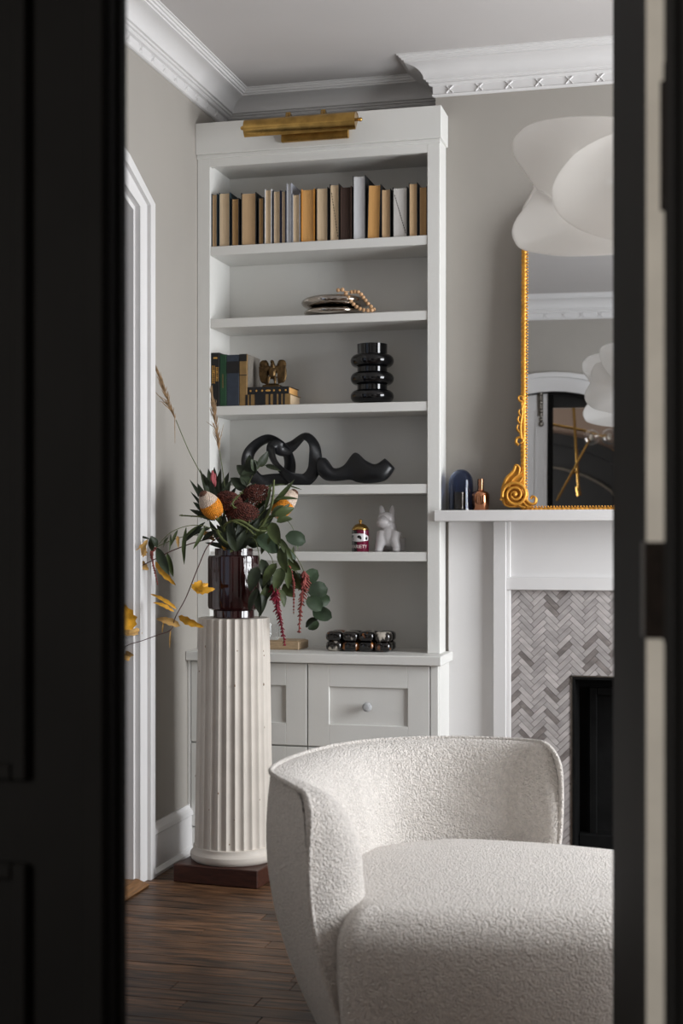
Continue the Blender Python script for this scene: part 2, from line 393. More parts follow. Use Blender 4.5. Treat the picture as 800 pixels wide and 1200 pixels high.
# left leaf: closed, black towards the camera, white on the living room side
def leaf_poly(x0, x1, inset=0., zb=.01):
    xs = [x0+(x1-x0)*k/16 for k in range(17)]
    def zt(x): return ZS+(AH-.008-inset)*math.sqrt(max(0, 1-((x-DXC)/(DHW-inset))**2))
    return [(x0, zb), (x1, zb)]+[(x, zt(x)) for x in xs[::-1]]
LX0, LX1 = DXC-DHW+.006, DXC
d1 = struct('door_1', MB().prism(leaf_poly(LX0, LX1), FX, 1.585, 1.605), 'blackdoor', 'closed left door leaf, black on the near side')
obj('white_face', MB().prism(leaf_poly(LX0, LX1-.03), FX, 1.605, 1.622), 'trim', d1, None)
obj('astragal', B((LX1-.03, 1.605, .01), (LX1+.004, 1.63, ZS+AH-.012), .003), 'blackdoor', d1, None)
obj('astragal', B((LX1-.030, 1.574, .01), (LX1-.002, 1.586, ZS+AH-.012), .004), 'blackdoor', d1, None)
def frame_rect(x0, x1, z0, z1, y0, y1, wd=.02):
    mb = MB(); mb.box((x0, y0, z0), (x0+wd, y1, z1), .003); mb.box((x1-wd, y0, z0), (x1, y1, z1), .003)
    mb.box((x0+wd, y0, z0), (x1-wd, y1, z0+wd), .003); mb.box((x0+wd, y0, z1-wd), (x1-wd, y1, z1), .003); return mb
pz0 = onY(35, 1012, 1.58); pz1 = onY(33, 915, 1.58); px1 = pz1.x
obj('transom', MB().prism(leaf_poly(DXC-.33, DXC+.33, 0, 2.39), FX, 1.536, 1.574), 'blackjamb', jl, None)
obj('panel_moulding', frame_rect(LX0+.11, px1, .12, pz0.z, 1.574, 1.586), 'blackdoor', d1, None)
obj('panel_moulding', frame_rect(LX0+.11, px1, pz1.z, 2.0, 1.574, 1.586), 'blackdoor', d1, None)
pxm = mir(628, 520, 1.622).x
arc_o = [(x, z) for x, z in leaf_poly(LX0+.09, pxm, .09)[2:]]
obj('panel_moulding', strip([(pxm, .9)]+arc_o, [(pxm-.014, .9)]+[(x-.005, z-.015) for x, z in arc_o], FX, 1.622, 1.628), 'trim', d1, None)
bt = mir(633, 457, 1.63); bb = mir(634, 497, 1.63)
bo = MB(); bo.tube([bt, bb], .007, 8)
for k in range(4): bo.ball(bt.lerp(bb, .12+.25*k), .014, 8, 6)
bo.box((bt.x-.018, 1.622, bb.z+.05), (bt.x+.018, 1.628, bt.z-.01)); bo.ball(bb, .018, 8, 6); bo.ball(bt, (.02, .01, .012), 8, 6)
tag(obj('slide_bolt', bo, 'steel', d1), 'old steel slide bolt')
# right leaf: swung open into the living room
hy = 1.625; hx = onY(757, 600, hy).x; LW = .615
al = math.radians(7.0)
for _ in range(40):      # the opening angle that puts its free edge where the photograph shows it
    ex = hx-LW*math.sin(al); ey = hy+LW*math.cos(al); al += ((400+F*(ex*C_+ey*S_)/(-ex*S_+ey*C_))-718)*.0004
T = Matrix.Translation((hx, hy, 0)) @ rotz(PI/2+al)    # local x along the leaf, local y towards its black face
d2 = thing('door_2', (hx, hy, 0), 'open right door leaf swung into the room, black face and pale edge', None)
d2['kind'] = 'structure'
obj('panel', MB().box((0.001, 0, .01), (LW, -.013, 2.3), .0, T), 'blackdoor', d2, None)
obj('white_face', MB().box((.001, -.013, .01), (LW-.002, -.025, 2.3), .0, T), 'trim', d2, None)
obj('edge_strip', MB().box((-.002, .0, .01), (.001, -.025, 2.3), .0, T), 'edge', d2, None)
for (pz, hh, yy) in ((690, .108, -.026), (184, .145, -.026)):
    zc = H-(pz-HY)/F*1.63
    hb = MB(); hb.box((-.004, .001, zc-hh/2), (-.002, yy, zc+hh/2), .0, T) if pz > 400 else hb.box((-.004, -.015, zc-hh/2), (-.002, yy, zc+hh/2), .0, T)
    if pz > 400: hb.box((0, .0, zc-hh/2), (.05, .002, zc+hh/2), .0, T)
    g = obj('hinge', hb, 'bronze', d2, None)
    kn = MB()
    for k in range(5):
        kn.lathe([(.0, 0), (.0065, 0), (.0065, hh/5-.002), (.0, hh/5-.002)], T @ V((-.004, -.030, zc-hh/2+k*hh/5)), 12)
    kn.ball(T @ V((-.004, -.030, zc+hh/2+.006)), .008, 10, 6); kn.ball(T @ V((-.004, -.030, zc-hh/2-.007)), .008, 10, 6)
    obj('knuckle', kn, 'bronze', g)
    jb = MB(); jb.box((DXC+DHW-.003, 1.56, zc-hh/2), (DXC+DHW, 1.62, zc+hh/2)); obj('jamb_plate', jb, 'bronze', g, None)
# doorway casing on the left wall
head_out = [(4.783, 2.427), (4.55, 2.545), (4.27, 2.62), (3.95, 2.65), (3.63, 2.62), (3.36, 2.545), (3.123, 2.427)]
pi_, po_ = [(LY1, 0)]+head_in+[(LY0, 0)], [(4.783, 0)]+head_out+[(3.123, 0)]
mid = [((a[0]*.35+b[0]*.65), (a[1]*.35+b[1]*.65)) for a, b in zip(pi_, po_)]
mid2 = [((a[0]*.85+b[0]*.15), (a[1]*.85+b[1]*.15)) for a, b in zip(pi_, po_)]
o = struct('trim_4', strip(po_, pi_, LX, XL, XL+.016), 'trim', 'white casing around the doorway in the left wall')
obj('backband', strip(po_, mid, LX, XL+.016, XL+.03), 'trim', o, None)
obj('bead', strip(mid2, pi_, LX, XL+.016, XL+.024), 'trim', o, None)
lin = [(p[0]-.014 if p[0] > 3.95 else p[0]+.014, p[1]-(.014 if p[1] > 1 else 0)) for p in pi_]
struct('trim_5', strip(pi_, lin, LX, XL-.17, XL+.004), 'trim', 'white jamb lining inside the left doorway')
st = [(LY1-.014, 0), (LY1-.014, 2.36), (LY1-.03, 2.36), (LY1-.03, 0)]
struct('trim_6', MB().prism(st, LX, XL-.11, XL-.07), 'trim', 'door stop on the jamb of the left doorway')
th = [(XL+.052, -.002), (XL+.06, .006), (XL+.012, .024), (XL-.17, .024), (XL-.17, -.002)]
struct('trim_7', MB().prism(th, lambda p, t: V((p[0], t, p[1])), LY0-.03, LY1+.0), 'thresh', 'honey oak threshold at the foot of the left doorway')
# hall beyond
struct('wall_hall', B((-3.4, 2.2, 0), (-3.25, 8, ZC)), 'wall', 'pale hall wall beyond the left doorway')
o = struct('door_3', B((-3.25, 6.9, .02), (-3.235, 7.5, 2.1)), 'trim', 'white door far down the hall')
struct('wall_hall_end', B((-3.4, 7.9, 0), (XL-.16, 8, ZC)), 'wall', 'end wall of the hall')
# baseboards
prof = [(0, 0), (.03, 0), (.032, .012), (.022, .024), (.018, .026), (.018, .145), (.024, .150), (.022, .165), (.010, .178), (.008, .188), (0, .188)]
def base(name, y0, y1, label): return struct(name, MB().prism(prof, lambda p, t: V((XL+p[0], t, p[1])), y0, y1), 'trim', label)
base('baseboard_left', 4.783, 5.215, 'tall white baseboard with shoe moulding between doorway and cabinet')
base('baseboard_front', YF1, 3.123, 'white baseboard on the left wall near the double doors')
# crown: one profile mitred round the room
cp = [(0, -.139), (.005, -.139), (.011, -.136), (.013, -.131), (.009, -.128), (.009, -.100), (.020, -.097), (.024, -.091), (.022, -.086), (.030, -.084), (.032, -.078), (.040, -.076)]
for k in range(1, 9):
    a = k/9*PI/2; cp.append((.040+.062*(1-math.cos(a)), -.076+.048*math.sin(a)))
cp += [(.104, -.026), (.104, -.020), (.112, -.019), (.114, -.012), (.120, -.011), (.122, -.005), (.129, -.004), (.129, 0), (0, 0)]
path = [(XL, YF1), (XL, YB), (XC0, YB), (XC0, YC), (XC1, YC), (XC1, YB), (XR, YB), (XR, YF1)]
npth = len(path)
def mitre(i, off):
    p = V(path[i]+(0,)); a = V(path[i-1]+(0,)); b = V(path[(i+1) % npth]+(0,))
    d0 = (p-a).normalized(); d1_ = (b-p).normalized()
    n0 = V((d0.y, -d0.x, 0)); n1 = V((d1_.y, -d1_.x, 0))
    return p+(n0+n1)*off
names = ['left wall', 'left alcove', 'left flank of the chimney breast', 'chimney breast front', 'right flank of the chimney breast', 'right alcove', 'right wall', 'front wall']
orn = MB()
for a in (PI/4, 3*PI/4, 5*PI/4, 7*PI/4):
    T = Matrix.Rotation(a, 4, 'Y')
    orn.add([T @ V(q) for q in ((.002, 0, -.0025), (.019, 0, -.0045), (.021, 0, 0), (.019, 0, .0045), (.002, 0, .0025), (.003, -.006, 0), (.018, -.004, 0))],
            [(0, 1, 6, 5), (1, 2, 6), (2, 3, 6), (3, 4, 5, 6), (4, 0, 5)])
orn.ball((0, -.003, 0), .004, 6, 4)
ornme = orn.mesh('cross_ornament', 'trim', (0, 0, 0), 30)
for i in range(npth):
    j = (i+1) % npth
    mb = MB(); n = len(cp)
    for q in (i, j):
        mb.v += [tuple(mitre(q, u)+V((0, 0, ZC+z))) for u, z in cp]
    mb.f = [(k, (k+1) % n, n+(k+1) % n, n+k) for k in range(n)]+[tuple(range(n)), tuple(range(2*n-1, n-1, -1))]
    o = struct('trim_%d' % (8+i), mb, 'trim', 'white plaster crown moulding with small crosses along the '+names[i], 20)
    a = V(path[i]+(0,)); b = V(path[j]+(0,)); L_ = (b-a).length; d = (b-a).normalized(); nrm = V((d.y, -d.x, 0))
    cnt = int(L_/.113)
    for k in range(cnt):
        p = a+d*(L_*(k+.5)/cnt)+nrm*.0095
        c = bpy.data.objects.new('cross_ornament', ornme); COL.objects.link(c); c.parent = o
        c.location = (p.x, p.y, ZC-.114); c.rotation_euler = (0, 0, math.atan2(d.y, d.x))
# dining room around and behind the camera
wd_ = MB(); wd_.box((-2.5, -2.3, 0), (-2.4, -1.4, ZC)); wd_.box((-2.5, 0, 0), (-2.4, YF0, ZC)); wd_.box((-2.5, -1.4, 0), (-2.4, 0, .8)); wd_.box((-2.5, -1.4, 2.4), (-2.4, 0, ZC))  # unseen opening, put on this side to let the dining fill lamp in
struct('wall_dining_left', wd_, 'dining', 'taupe dining room wall on the left with an added light opening')
struct('wall_dining_back', B((-2.5, -2.4, 0), (1.9, -2.3, ZC)), 'dining', 'taupe dining room wall behind the camera')
struct('wall_dining_right', B((1.8, -2.3, 0), (1.9, YF0, ZC)), 'dining', 'plain taupe dining room wall on the right')
AX = -1.02
ap = lambda a, b: [(AX+a, 0)]+[(AX+a*math.cos(PI*k/24), 1.75+b*math.sin(PI*k/24)) for k in range(25)]+[(AX-a, 0)]
o = struct('door_4', MB().prism(ap(1.26, 1.07), FX, -2.3, -2.28), 'panelblack', 'black arched doors in the far dining room wall')
obj('casing', strip(ap(1.34, 1.10), ap(1.2, 1.0), FX, -2.28, -2.25), 'panelblack', o, None)
obj('inner_bead', strip(ap(1.0, .80), ap(.975, .78), FX, -2.28, -2.255), 'steel', o, None)
pr = mir(655, 528, -2.28).z
struct('trim_16', B((-2.4, -2.3, pr-.006), (1.8, -2.285, pr+.006), .002), 'gold', 'thin gilt picture rail on the dining room wall')

# ------------------------------------------------------------------ bookcase
YK = 5.30
bk = thing('bookcase', (-1.455, 5.45, .785), 'tall white built-in bookcase filling the alcove beside the chimney breast', 'bookcase')
SX0, SX1 = -1.887, -1.0145
obj('side_panel', B((XL+.001, YK, .785), (SX0, 5.555, 2.83), .0015), 'case', bk, None)
obj('side_panel', B((SX1, YK, .785), (-.966, 5.43, 2.83), .0015), 'case', bk, None)
obj('stile', B((-.972, YK+.004, .785), (-.9655, 5.428, 2.74)), 'case', bk, None)
obj('side_panel', B((SX1, 5.43, .785), (-1.008, 5.555, 2.83)), 'case', bk, None)
obj('back_panel', B((XL+.001, 5.541, .785), (-1.008, 5.56, 2.83)), 'case', bk, None)
obj('header_rail', B((SX0, YK, 2.69), (SX1, YK+.02, 2.83)), 'case', bk, None)
obj('top_panel', B((SX0, YK+.02, 2.70), (SX1, 5.54, 2.72)), 'case', bk, None)
cb = MB(); cb.box((XL+.0005, YK-.022, 2.737), (-.957, 5.428, 2.86), .002)
obj('cornice_box', cb, 'case', bk, None)
obj('cornice_fillet', B((XL+.0005, YK-.01, 2.722), (-.962, YK+.002, 2.737), .002), 'case', bk, None)
SH = [2.3765, 2.09, 1.744, 1.4294, 1.1698]
for z in SH:
    obj('shelf', B((SX0, YK+.003, z-.036), (SX1, 5.541, z), .002), 'case', bk, None)
# base cabinet and counter
cab = thing('base_cabinet', (-1.445, 5.4, 0), 'white base cabinet with recessed-panel drawers under the bookcase', 'cabinet')
CX0, CX1 = XL+.032, -.953
obj('body', B((XL+.001, 5.209, .1), (CX1+.002, YC-.002, .748), .001), 'case', cab, None)
obj('plinth', B((XL+.001, 5.195, 0), (CX1, 5.4, .1), .002), 'case', cab, None)
obj('filler_strip', B((XL+.001, 5.19, .1), (-1.9285, 5.209, .748), .001), 'case', cab, None)
obj('end_stile', B((-.981, 5.19, .1), (CX1, 5.209, .748), .001), 'case', cab, None)
def drawer(x0, x1, z0, z1, knob=True):
    mb = MB(); y0 = 5.19; s = .083; t = .085
    mb.box((x0, y0, z0), (x0+s, y0+.019, z1), .0015); mb.box((x1-s, y0, z0), (x1, y0+.019, z1), .0015)
    mb.box((x0+s, y0, z0), (x1-s, y0+.019, z0+t), .0015); mb.box((x0+s, y0, z1-t), (x1-s, y0+.019, z1), .0015)
    d = obj('drawer', mb, 'case', cab, None)
    obj('panel', B((x0+s-.002, y0+.009, z0+t-.002), (x1-s+.002, y0+.018, z1-t+.002)), 'case', d, None)
    k = MB(); c = V(((x0+x1)/2, y0+.009, (z0+z1)/2)); T = Matrix.Rotation(PI/2, 4, 'X')
    k.lathe([(0, 0), (.011, 0), (.012, .004), (.007, .008), (.007, .014), (.015, .018), (.019, .026), (.017, .034), (.010, .039), (0, .04)], c, 12, T)
    tag(obj('knob', k, 'crystal', d, 20), 'faceted clear glass knob')
    k2 = MB(); k2.lathe([(0, 0), (.006, 0), (.006, .026), (0, .026)], c, 12, T); k2.lathe([(.007, -.0), (.0135, 0), (.0135, .004), (.007, .004)], c, 12, T)
    obj('knob_stem', k2, 'steel', d)
for z0, z1 in ((.433, .745), (.105, .427)):
    drawer(-1.9255, -1.4595, z0, z1); drawer(-1.4545, -.985, z0, z1)
ct = tag(obj('countertop', B((XL+.001, 5.165, .749), (-.937, 5.541, .785), .003), 'case', None, None), 'white counter slab on top of the base cabinet', 'countertop')

# ------------------------------------------------------------------ chimneypiece
mp = thing('mantelpiece', (-.03, 5.4, 0), 'white panelled mantelpiece framing the herringbone tile', 'mantelpiece')
mx = lambda x: -.06-x     # mirror about the fire's centre line
obj('mantel_shelf', B((-.9805, 5.25, 1.286), (mx(-.9805), YC, 1.3277), .003), 'trim', mp, None)
for sgn in (0, 1):
    def bx(x0, x1, y0, z0, z1, y1=YC-.001, c=.002):
        a, b = (x0, x1) if sgn == 0 else (mx(x1), mx(x0))
        return B((a, y0, z0), (b, y1, z1), c)
    obj('side_panel', bx(-.953, -.774, 5.413, 0, 1.286), 'trim', mp, None)
    obj('pilaster', bx(-.774, -.7255, 5.378, 0, 1.286), 'trim', mp, None)
    obj('inner_stile', bx(-.7255, -.7115, 5.40, 0, 1.286), 'trim', mp, None)
obj('frieze_panel', B((-.7115, 5.41, 1.027), (mx(-.7115), YC-.001, 1.286)), 'trim', mp, None)
obj('lower_rail', B((-.7255, 5.392, 1.026), (mx(-.7255), 5.411, 1.074), .002), 'trim', mp, None)
# herringbone surround
ts = tag(obj('tile_surround', B((-.7115, YC-.004, .0), (-.481, YC-.0005, 1.03)).box((-.481, YC-.004, .70), (.421, YC-.0005, 1.03)).box((.421, YC-.004, 0), (.6515, YC-.0005, 1.03)), 'grout', None, None),
         'grey marble herringbone tile surround about the black firebox', 'tile surround')
TX0, TX1, TZ0, TZ1 = -.7115, .6515, 0., 1.0255; FX0, FX1, FZ = -.481, .421, .70
TL, TW = .0686, .0192; g = .0007
def clip(poly, f):
    out = []
    for i in range(len(poly)):
        a, b = poly[i-1], poly[i]; fa, fb = f(a), f(b)
        if (fa >= 0) != (fb >= 0):
            t = fa/(fa-fb); out.append((a[0]+(b[0]-a[0])*t, a[1]+(b[1]-a[1])*t))
        if fb >= 0: out.append(b)
    return out
def rect(poly, x0, x1, z0, z1):
    for f in (lambda p: p[0]-x0, lambda p: x1-p[0], lambda p: p[1]-z0, lambda p: z1-p[1]):
        poly = clip(poly, f)
        if len(poly) < 3: return []
    return poly
def parea(p): return abs(sum(p[i-1][0]*p[i][1]-p[i][0]*p[i-1][1] for i in range(len(p))))/2
tiles = []
q2 = math.sqrt(.5)
for s in range(-30, 31):
    for k in range(-60, 61):
        for (x0, y0, x1, y1) in ((k*TW+s*TL, k*TW-s*TL, k*TW+s*TL+TL, k*TW-s*TL+TW), (k*TW+s*TL, k*TW+TW-s*TL, k*TW+TW+s*TL, k*TW+TW-s*TL+TL)):
            pl = [((a-b)*q2-.72, (a+b)*q2+.5) for a, b in ((x0+g, y0+g), (x1-g, y0+g), (x1-g, y1-g), (x0+g, y1-g))]
            c = rect(pl, TX0, TX1, TZ0, TZ1)
            if not c or parea(c) < 4e-5: continue
            if parea(rect(c, FX0, FX1, TZ0, FZ) or [(0, 0)]*3) > 1e-9:
                c1 = rect(c, TX0, FX0, TZ0, TZ1); c2 = rect(c, TX0, TX1, FZ, TZ1); c3 = rect(c, FX1, TX1, TZ0, TZ1)
                c = max((c1, c2, c3), key=lambda p: parea(p) if p else 0)
                if not c or parea(c) < 4e-5: continue
            cx = sum(p[0] for p in c)/len(c); tiles.append((cx, c))
tiles.sort(key=lambda t: t[0])
def tile_mesh(mb, c):
    n = len(c); cx = sum(p[0] for p in c)/n; cz = sum(p[1] for p in c)/n
    inn = [(p[0]+(cx-p[0])*.06, p[1]+(cz-p[1])*.06) for p in c]
    vs = [V((p[0], YC-.004, p[1])) for p in c]+[V((p[0], YC-.0085, p[1])) for p in c]+[V((p[0], YC-.0095, p[1])) for p in inn]
    return mb.add(vs, [(i, (i+1) % n, n+(i+1) % n, n+i) for i in range(n)]+[(n+i, n+(i+1) % n, 2*n+(i+1) % n, 2*n+i) for i in range(n)]+[tuple(range(2*n, 3*n))])
rt = random.Random(11)
for cx, c in tiles[:298]:
    obj('tile', tile_mesh(MB(), c), 'marble_dark' if rt.random() < .1 else 'marble', ts, None)
rest = MB()
for cx, c in tiles[298:]: tile_mesh(rest, c)
o = obj('tile_field', rest, 'marble', ts, None); o['kind'] = 'stuff'
fb = thing('firebox', (-.03, 5.6, 0), 'black metal firebox recessed in the herringbone tile', 'firebox')
mb = MB(); mb.box((FX0, YC-.012, 0), (FX0+.012, YB-.002, FZ)); mb.box((FX1-.012, YC-.012, 0), (FX1, YB-.002, FZ)); mb.box((FX0+.012, YC-.012, FZ-.012), (FX1-.012, YB-.002, FZ)); mb.box((FX0, YB-.02, 0), (FX1, YB-.002, FZ))
obj('lining', mb, 'black', fb, None)
obj('trim_frame', B((FX0-.003, YC-.013, 0), (FX0+.002, YC-.008, FZ+.003)).box((FX1-.002, YC-.013, 0), (FX1+.003, YC-.008, FZ+.003)).box((FX0-.003, YC-.013, FZ-.002), (FX1+.003, YC-.008, FZ+.003)), 'steel', fb, None)
obj('inner_frame', frame_rect(FX0+.05, FX1-.05, .02, FZ-.06, YB-.06, YB-.035, .03), 'black', fb, None)
obj('hearth_plate', B((FX0+.012, YC-.01, .001), (FX1-.012, YB-.02, .016)), 'black', fb, None)
obj('ledge', B((FX0+.012, YB-.09, .016), (FX1-.012, YB-.02, .07), .004), 'black', fb, None)

# ------------------------------------------------------------------ mirror on the mantel
mr_ = thing('wall_mirror', MP, 'arched gilt mirror with scrolled corners leaning on the mantel', 'mirror', None, (-MT, 0, MYAW))
MHW = .622; MSZ = .99; MAH = .28
def mpath(o_, n=20):
    a, b = MHW-o_, MAH-o_
    return [(a, o_)]+[(a*math.cos(PI*k/n), MSZ+b*math.sin(PI*k/n)) for k in range(n+1)]+[(-a, o_)]
def resample(p, step, closed=True):
    p = [V((a, 0, b)) for a, b in p]
    if closed: p.append(p[0])
    out = []; carry = 0
    for i in range(len(p)-1):
        L_ = (p[i+1]-p[i]).length; t = carry
        while t < L_: out.append(p[i].lerp(p[i+1], t/L_)); t += step
        carry = t-L_
    return out
gl = mpath(.008)
obj('glass', MB().prism(gl, lambda p, t: V((p[0], t, p[1])), -.004, .006), 'mirror', mr_, None, True)
rp = resample(mpath(.0), .0042)
fm = MB()
fm.tube(rp, [.0105+.0013*math.cos(i*2*PI/4) for i in range(len(rp))], 10, True, (.95, 1), (0, 1, 0))
obj('frame', fm, 'gold', mr_, 35, True)
ib = resample(mpath(.0122), .011); bd = MB()
for p in ib: bd.ball(p+V((0, -.006, 0)), (.0036, .003, .0036), 6, 4)
o = obj('bead_edge', bd, 'gold', mr_, 60, True); o['kind'] = 'stuff'
obj('backboard', MB().prism(mpath(-.004), lambda p, t: V((p[0], t, p[1])), .0065, .014), 'black', mr_, None, True)
def lp(px, py, dy=-.02):   # photo pixel -> mirror local plane
    p = onY(px, py, 5.325); return V((p.x+.03, dy, p.z-1.3285))
def scroll(sgn):
    mb = MB(); fl_ = lambda p: V((p.x*sgn, p.y, p.z))
    c = lp(604.5, 580.5); pts = []
    for k in range(46):
        a = -PI*.1+k*.36; r = .004+.0016*k*.62
        pts.append(fl_(c+V((r*math.cos(a), -.012-.006*(1-k/46), r*math.sin(a)))))
    mb.tube(pts, lambda t: .0045+.0022*t, 8)
    mb.ball(fl_(c+V((0, -.02, 0))), .008, 8, 6)
    for path_, r0 in ((((592, 590), (590, 575), (594, 562), (602, 553), (605, 546), (609, 549), (608, 557)), .008),
                      (((597, 586), (596, 574), (601, 563), (609, 556), (613, 553)), .006),
                      (((603, 569), (609, 566), (613, 560)), .005),
                      (((588, 587), (590, 583), (594, 586), (592, 591), (598, 594), (606, 593)), .0065),
                      (((610, 572), (615, 583), (621, 590), (627, 590), (628, 584), (624, 582), (622, 585)), .0055),
                      (((609, 580), (613, 588), (619, 594), (624, 594)), .0055),
                      (((606, 590), (611, 594), (617, 595)), .006)):
        mb.tube(cr([fl_(lp(a, b, -.022)) for a, b in path_], 5), lambda t, r0=r0: r0*(1-.45*t), 8)
    pl = [fl_(lp(a, b, 0)) for a, b in ((589, 588), (588, 575), (593, 561), (602, 550), (606, 547), (610, 552), (613, 560), (612, 572), (617, 584), (624, 592), (612, 595), (598, 595))]
    mb.prism(pl, lambda p, t: V((p.x, t, p.z)), -.018, .0)
    return mb
def climber(sgn):
    mb = MB(); fl_ = lambda p: V((p.x*sgn, p.y, p.z))
    for path_, r0 in ((((608, 522), (605, 519), (606, 514), (611, 513), (613, 517), (610, 520)), .006), (((611, 515), (610, 500), (612, 484), (611, 470)), .0055),
                      (((612, 472), (608, 469), (608, 465), (612, 465), (613, 469)), .0045), (((610, 508), (606, 503), (607, 498)), .005), (((611, 498), (607, 493), (608, 488)), .005),
                      (((611, 489), (608, 484), (609, 480)), .0045), (((611, 481), (613, 476), (612, 472)), .0045)):
        mb.tube(cr([fl_(lp(a, b, -.016)) for a, b in path_], 5), lambda t, r0=r0: r0*(1-.4*t), 8)
    return mb
for sgn in (1, -1):
    obj('corner_scroll', scroll(sgn), 'gold', mr_, 50, True); obj('leaf_ornament', climber(sgn), 'gold', mr_, 50, True)

# mantel ornaments
c = onY(540, 596, 5.345); c.z = 1.3277
dm = thing('glass_cloche', c, 'smoky blue glass dome holding amber candle, at the left end of the mantel', 'cloche')
r = .047; hgt = .158
pf = [(r, .0)]+[(r, .02+.085*k/4) for k in range(5)]+[(r*math.cos(a), .105+.053*math.sin(a)) for a in [PI/2*k/9 for k in range(1, 10)]]
pin = [(max(.0005, a-.0025), b-.0022 if b > .1 else b) for a, b in pf][::-1]
obj('dome', MB().lathe(pf+pin+[pf[0]], c, 36), 'blueglass', dm, 60)
obj('base_plate', MB().lathe([(0, 0), (.05, 0), (.05, .005), (.0, .006)], c, 32), 'inkblack', dm, 30)
obj('candle_cup', MB().lathe([(0, .006), (.024, .006), (.024, .07), (.021, .07), (.021, .03), (0, .03)], c+V((-.004, 0, 0)), 24), 'amber', dm, 30)
c = onY(563, 595, 5.335); c.z = 1.3277
KB = 1.18
bt_ = thing('copper_bottle', c, 'small polished copper bottle with narrow neck beside the blue dome', 'bottle')
obj('body', MB().lathe([(a*KB, b) for a, b in ((0, 0), (.024, 0), (.0265, .004), (.0285, .05), (.028, .062), (.022, .071), (.0115, .075), (.0105, .08))], c, 32), 'copper', bt_, 40)
obj('neck', MB().lathe([(.0118, .078), (.0118, .119), (.009, .119), (.009, .08)], c, 24), 'copper', bt_, 40)

# ------------------------------------------------------------------ picture light
yl = 5.19
pa = onY(288, 151, yl); pb = onY(418, 144, yl); zc = (pa.z+pb.z)/2
pl_ = thing('picture_light', (-1.45, YK-.022, 2.78), 'aged brass picture light mounted on the bookcase header', 'picture light')
x0, x1 = pa.x, pb.x; rr = .038
sh = MB(); seg = 18; vs = []; fs = []
for q, x in enumerate((x0, x1)):
    for k in range(seg+1):
        a = math.radians(-62+212*k/seg)
        vs.append(V((x, yl-rr*math.cos(a), zc+rr*math.sin(a)))); vs.append(V((x, yl-(rr-.003)*math.cos(a), zc+(rr-.003)*math.sin(a))))
m_ = (seg+1)*2
for k in range(seg):
    a = 2*k
    fs += [(a, a+2, m_+a+2, m_+a), (a+1, a+3, m_+a+3, m_+a+1), (a, a+1, a+3, a+2), (m_+a, m_+a+1, m_+a+3, m_+a+2)]
fs += [(0, 1, m_+1, m_), (2*seg, 2*seg+1, m_+2*seg+1, m_+2*seg)]
sh.add(vs, fs); obj('shade', sh, 'brass', pl_, 50)
for x, sx in ((x0, 1), (x1, -1)):
    e = MB(); pts = [V((0, -(rr-.001)*math.cos(math.radians(-62+212*k/14)), (rr-.001)*math.sin(math.radians(-62+212*k/14)))) for k in range(15)]
    e.prism(pts, lambda p, t: V((x+t, yl+p.y, zc+p.z)), sx*.001, sx*.004)
    obj('end_cap', e, 'brass', pl_, 30)
    k = MB(); k.tube([(x, yl, zc+.008), (x-sx*.012, yl, zc+.008)], .006, 10); k.ball((x-sx*.014, yl, zc+.008), .008, 10, 8); obj('knob', k, 'brass', pl_)
bp0, bp1 = onY(330, 160, 5.275), onY(409, 156, 5.275)
obj('backplate', B((bp0.x, 5.262, 2.757), (bp1.x, YK-.0222, 2.797), .003), 'brass', pl_, None)
for px in (338, 379):
    x = onY(px, 140, 5.22).x
    obj('arm', MB().tube(cr([(x, 5.272, 2.79), (x, 5.262, 2.83), (x, 5.235, 2.845), (x, 5.205, zc+rr+.012), (x, 5.19, zc+rr-.002)], 6), .0055, 10), 'brass', pl_)
    obj('bracket', MB().prism([(5.2, zc+rr-.002), (5.24, zc+rr-.012), (5.235, zc+rr+.02), (5.215, zc+rr+.026)], lambda p, t: V((t, p[0], p[1])), x-.009, x+.009), 'brass', pl_, None)
obj('tube_bulb', MB().tube([(x0+.05, yl, zc), (x1-.05, yl, zc)], .012, 12), 'bulb', pl_)

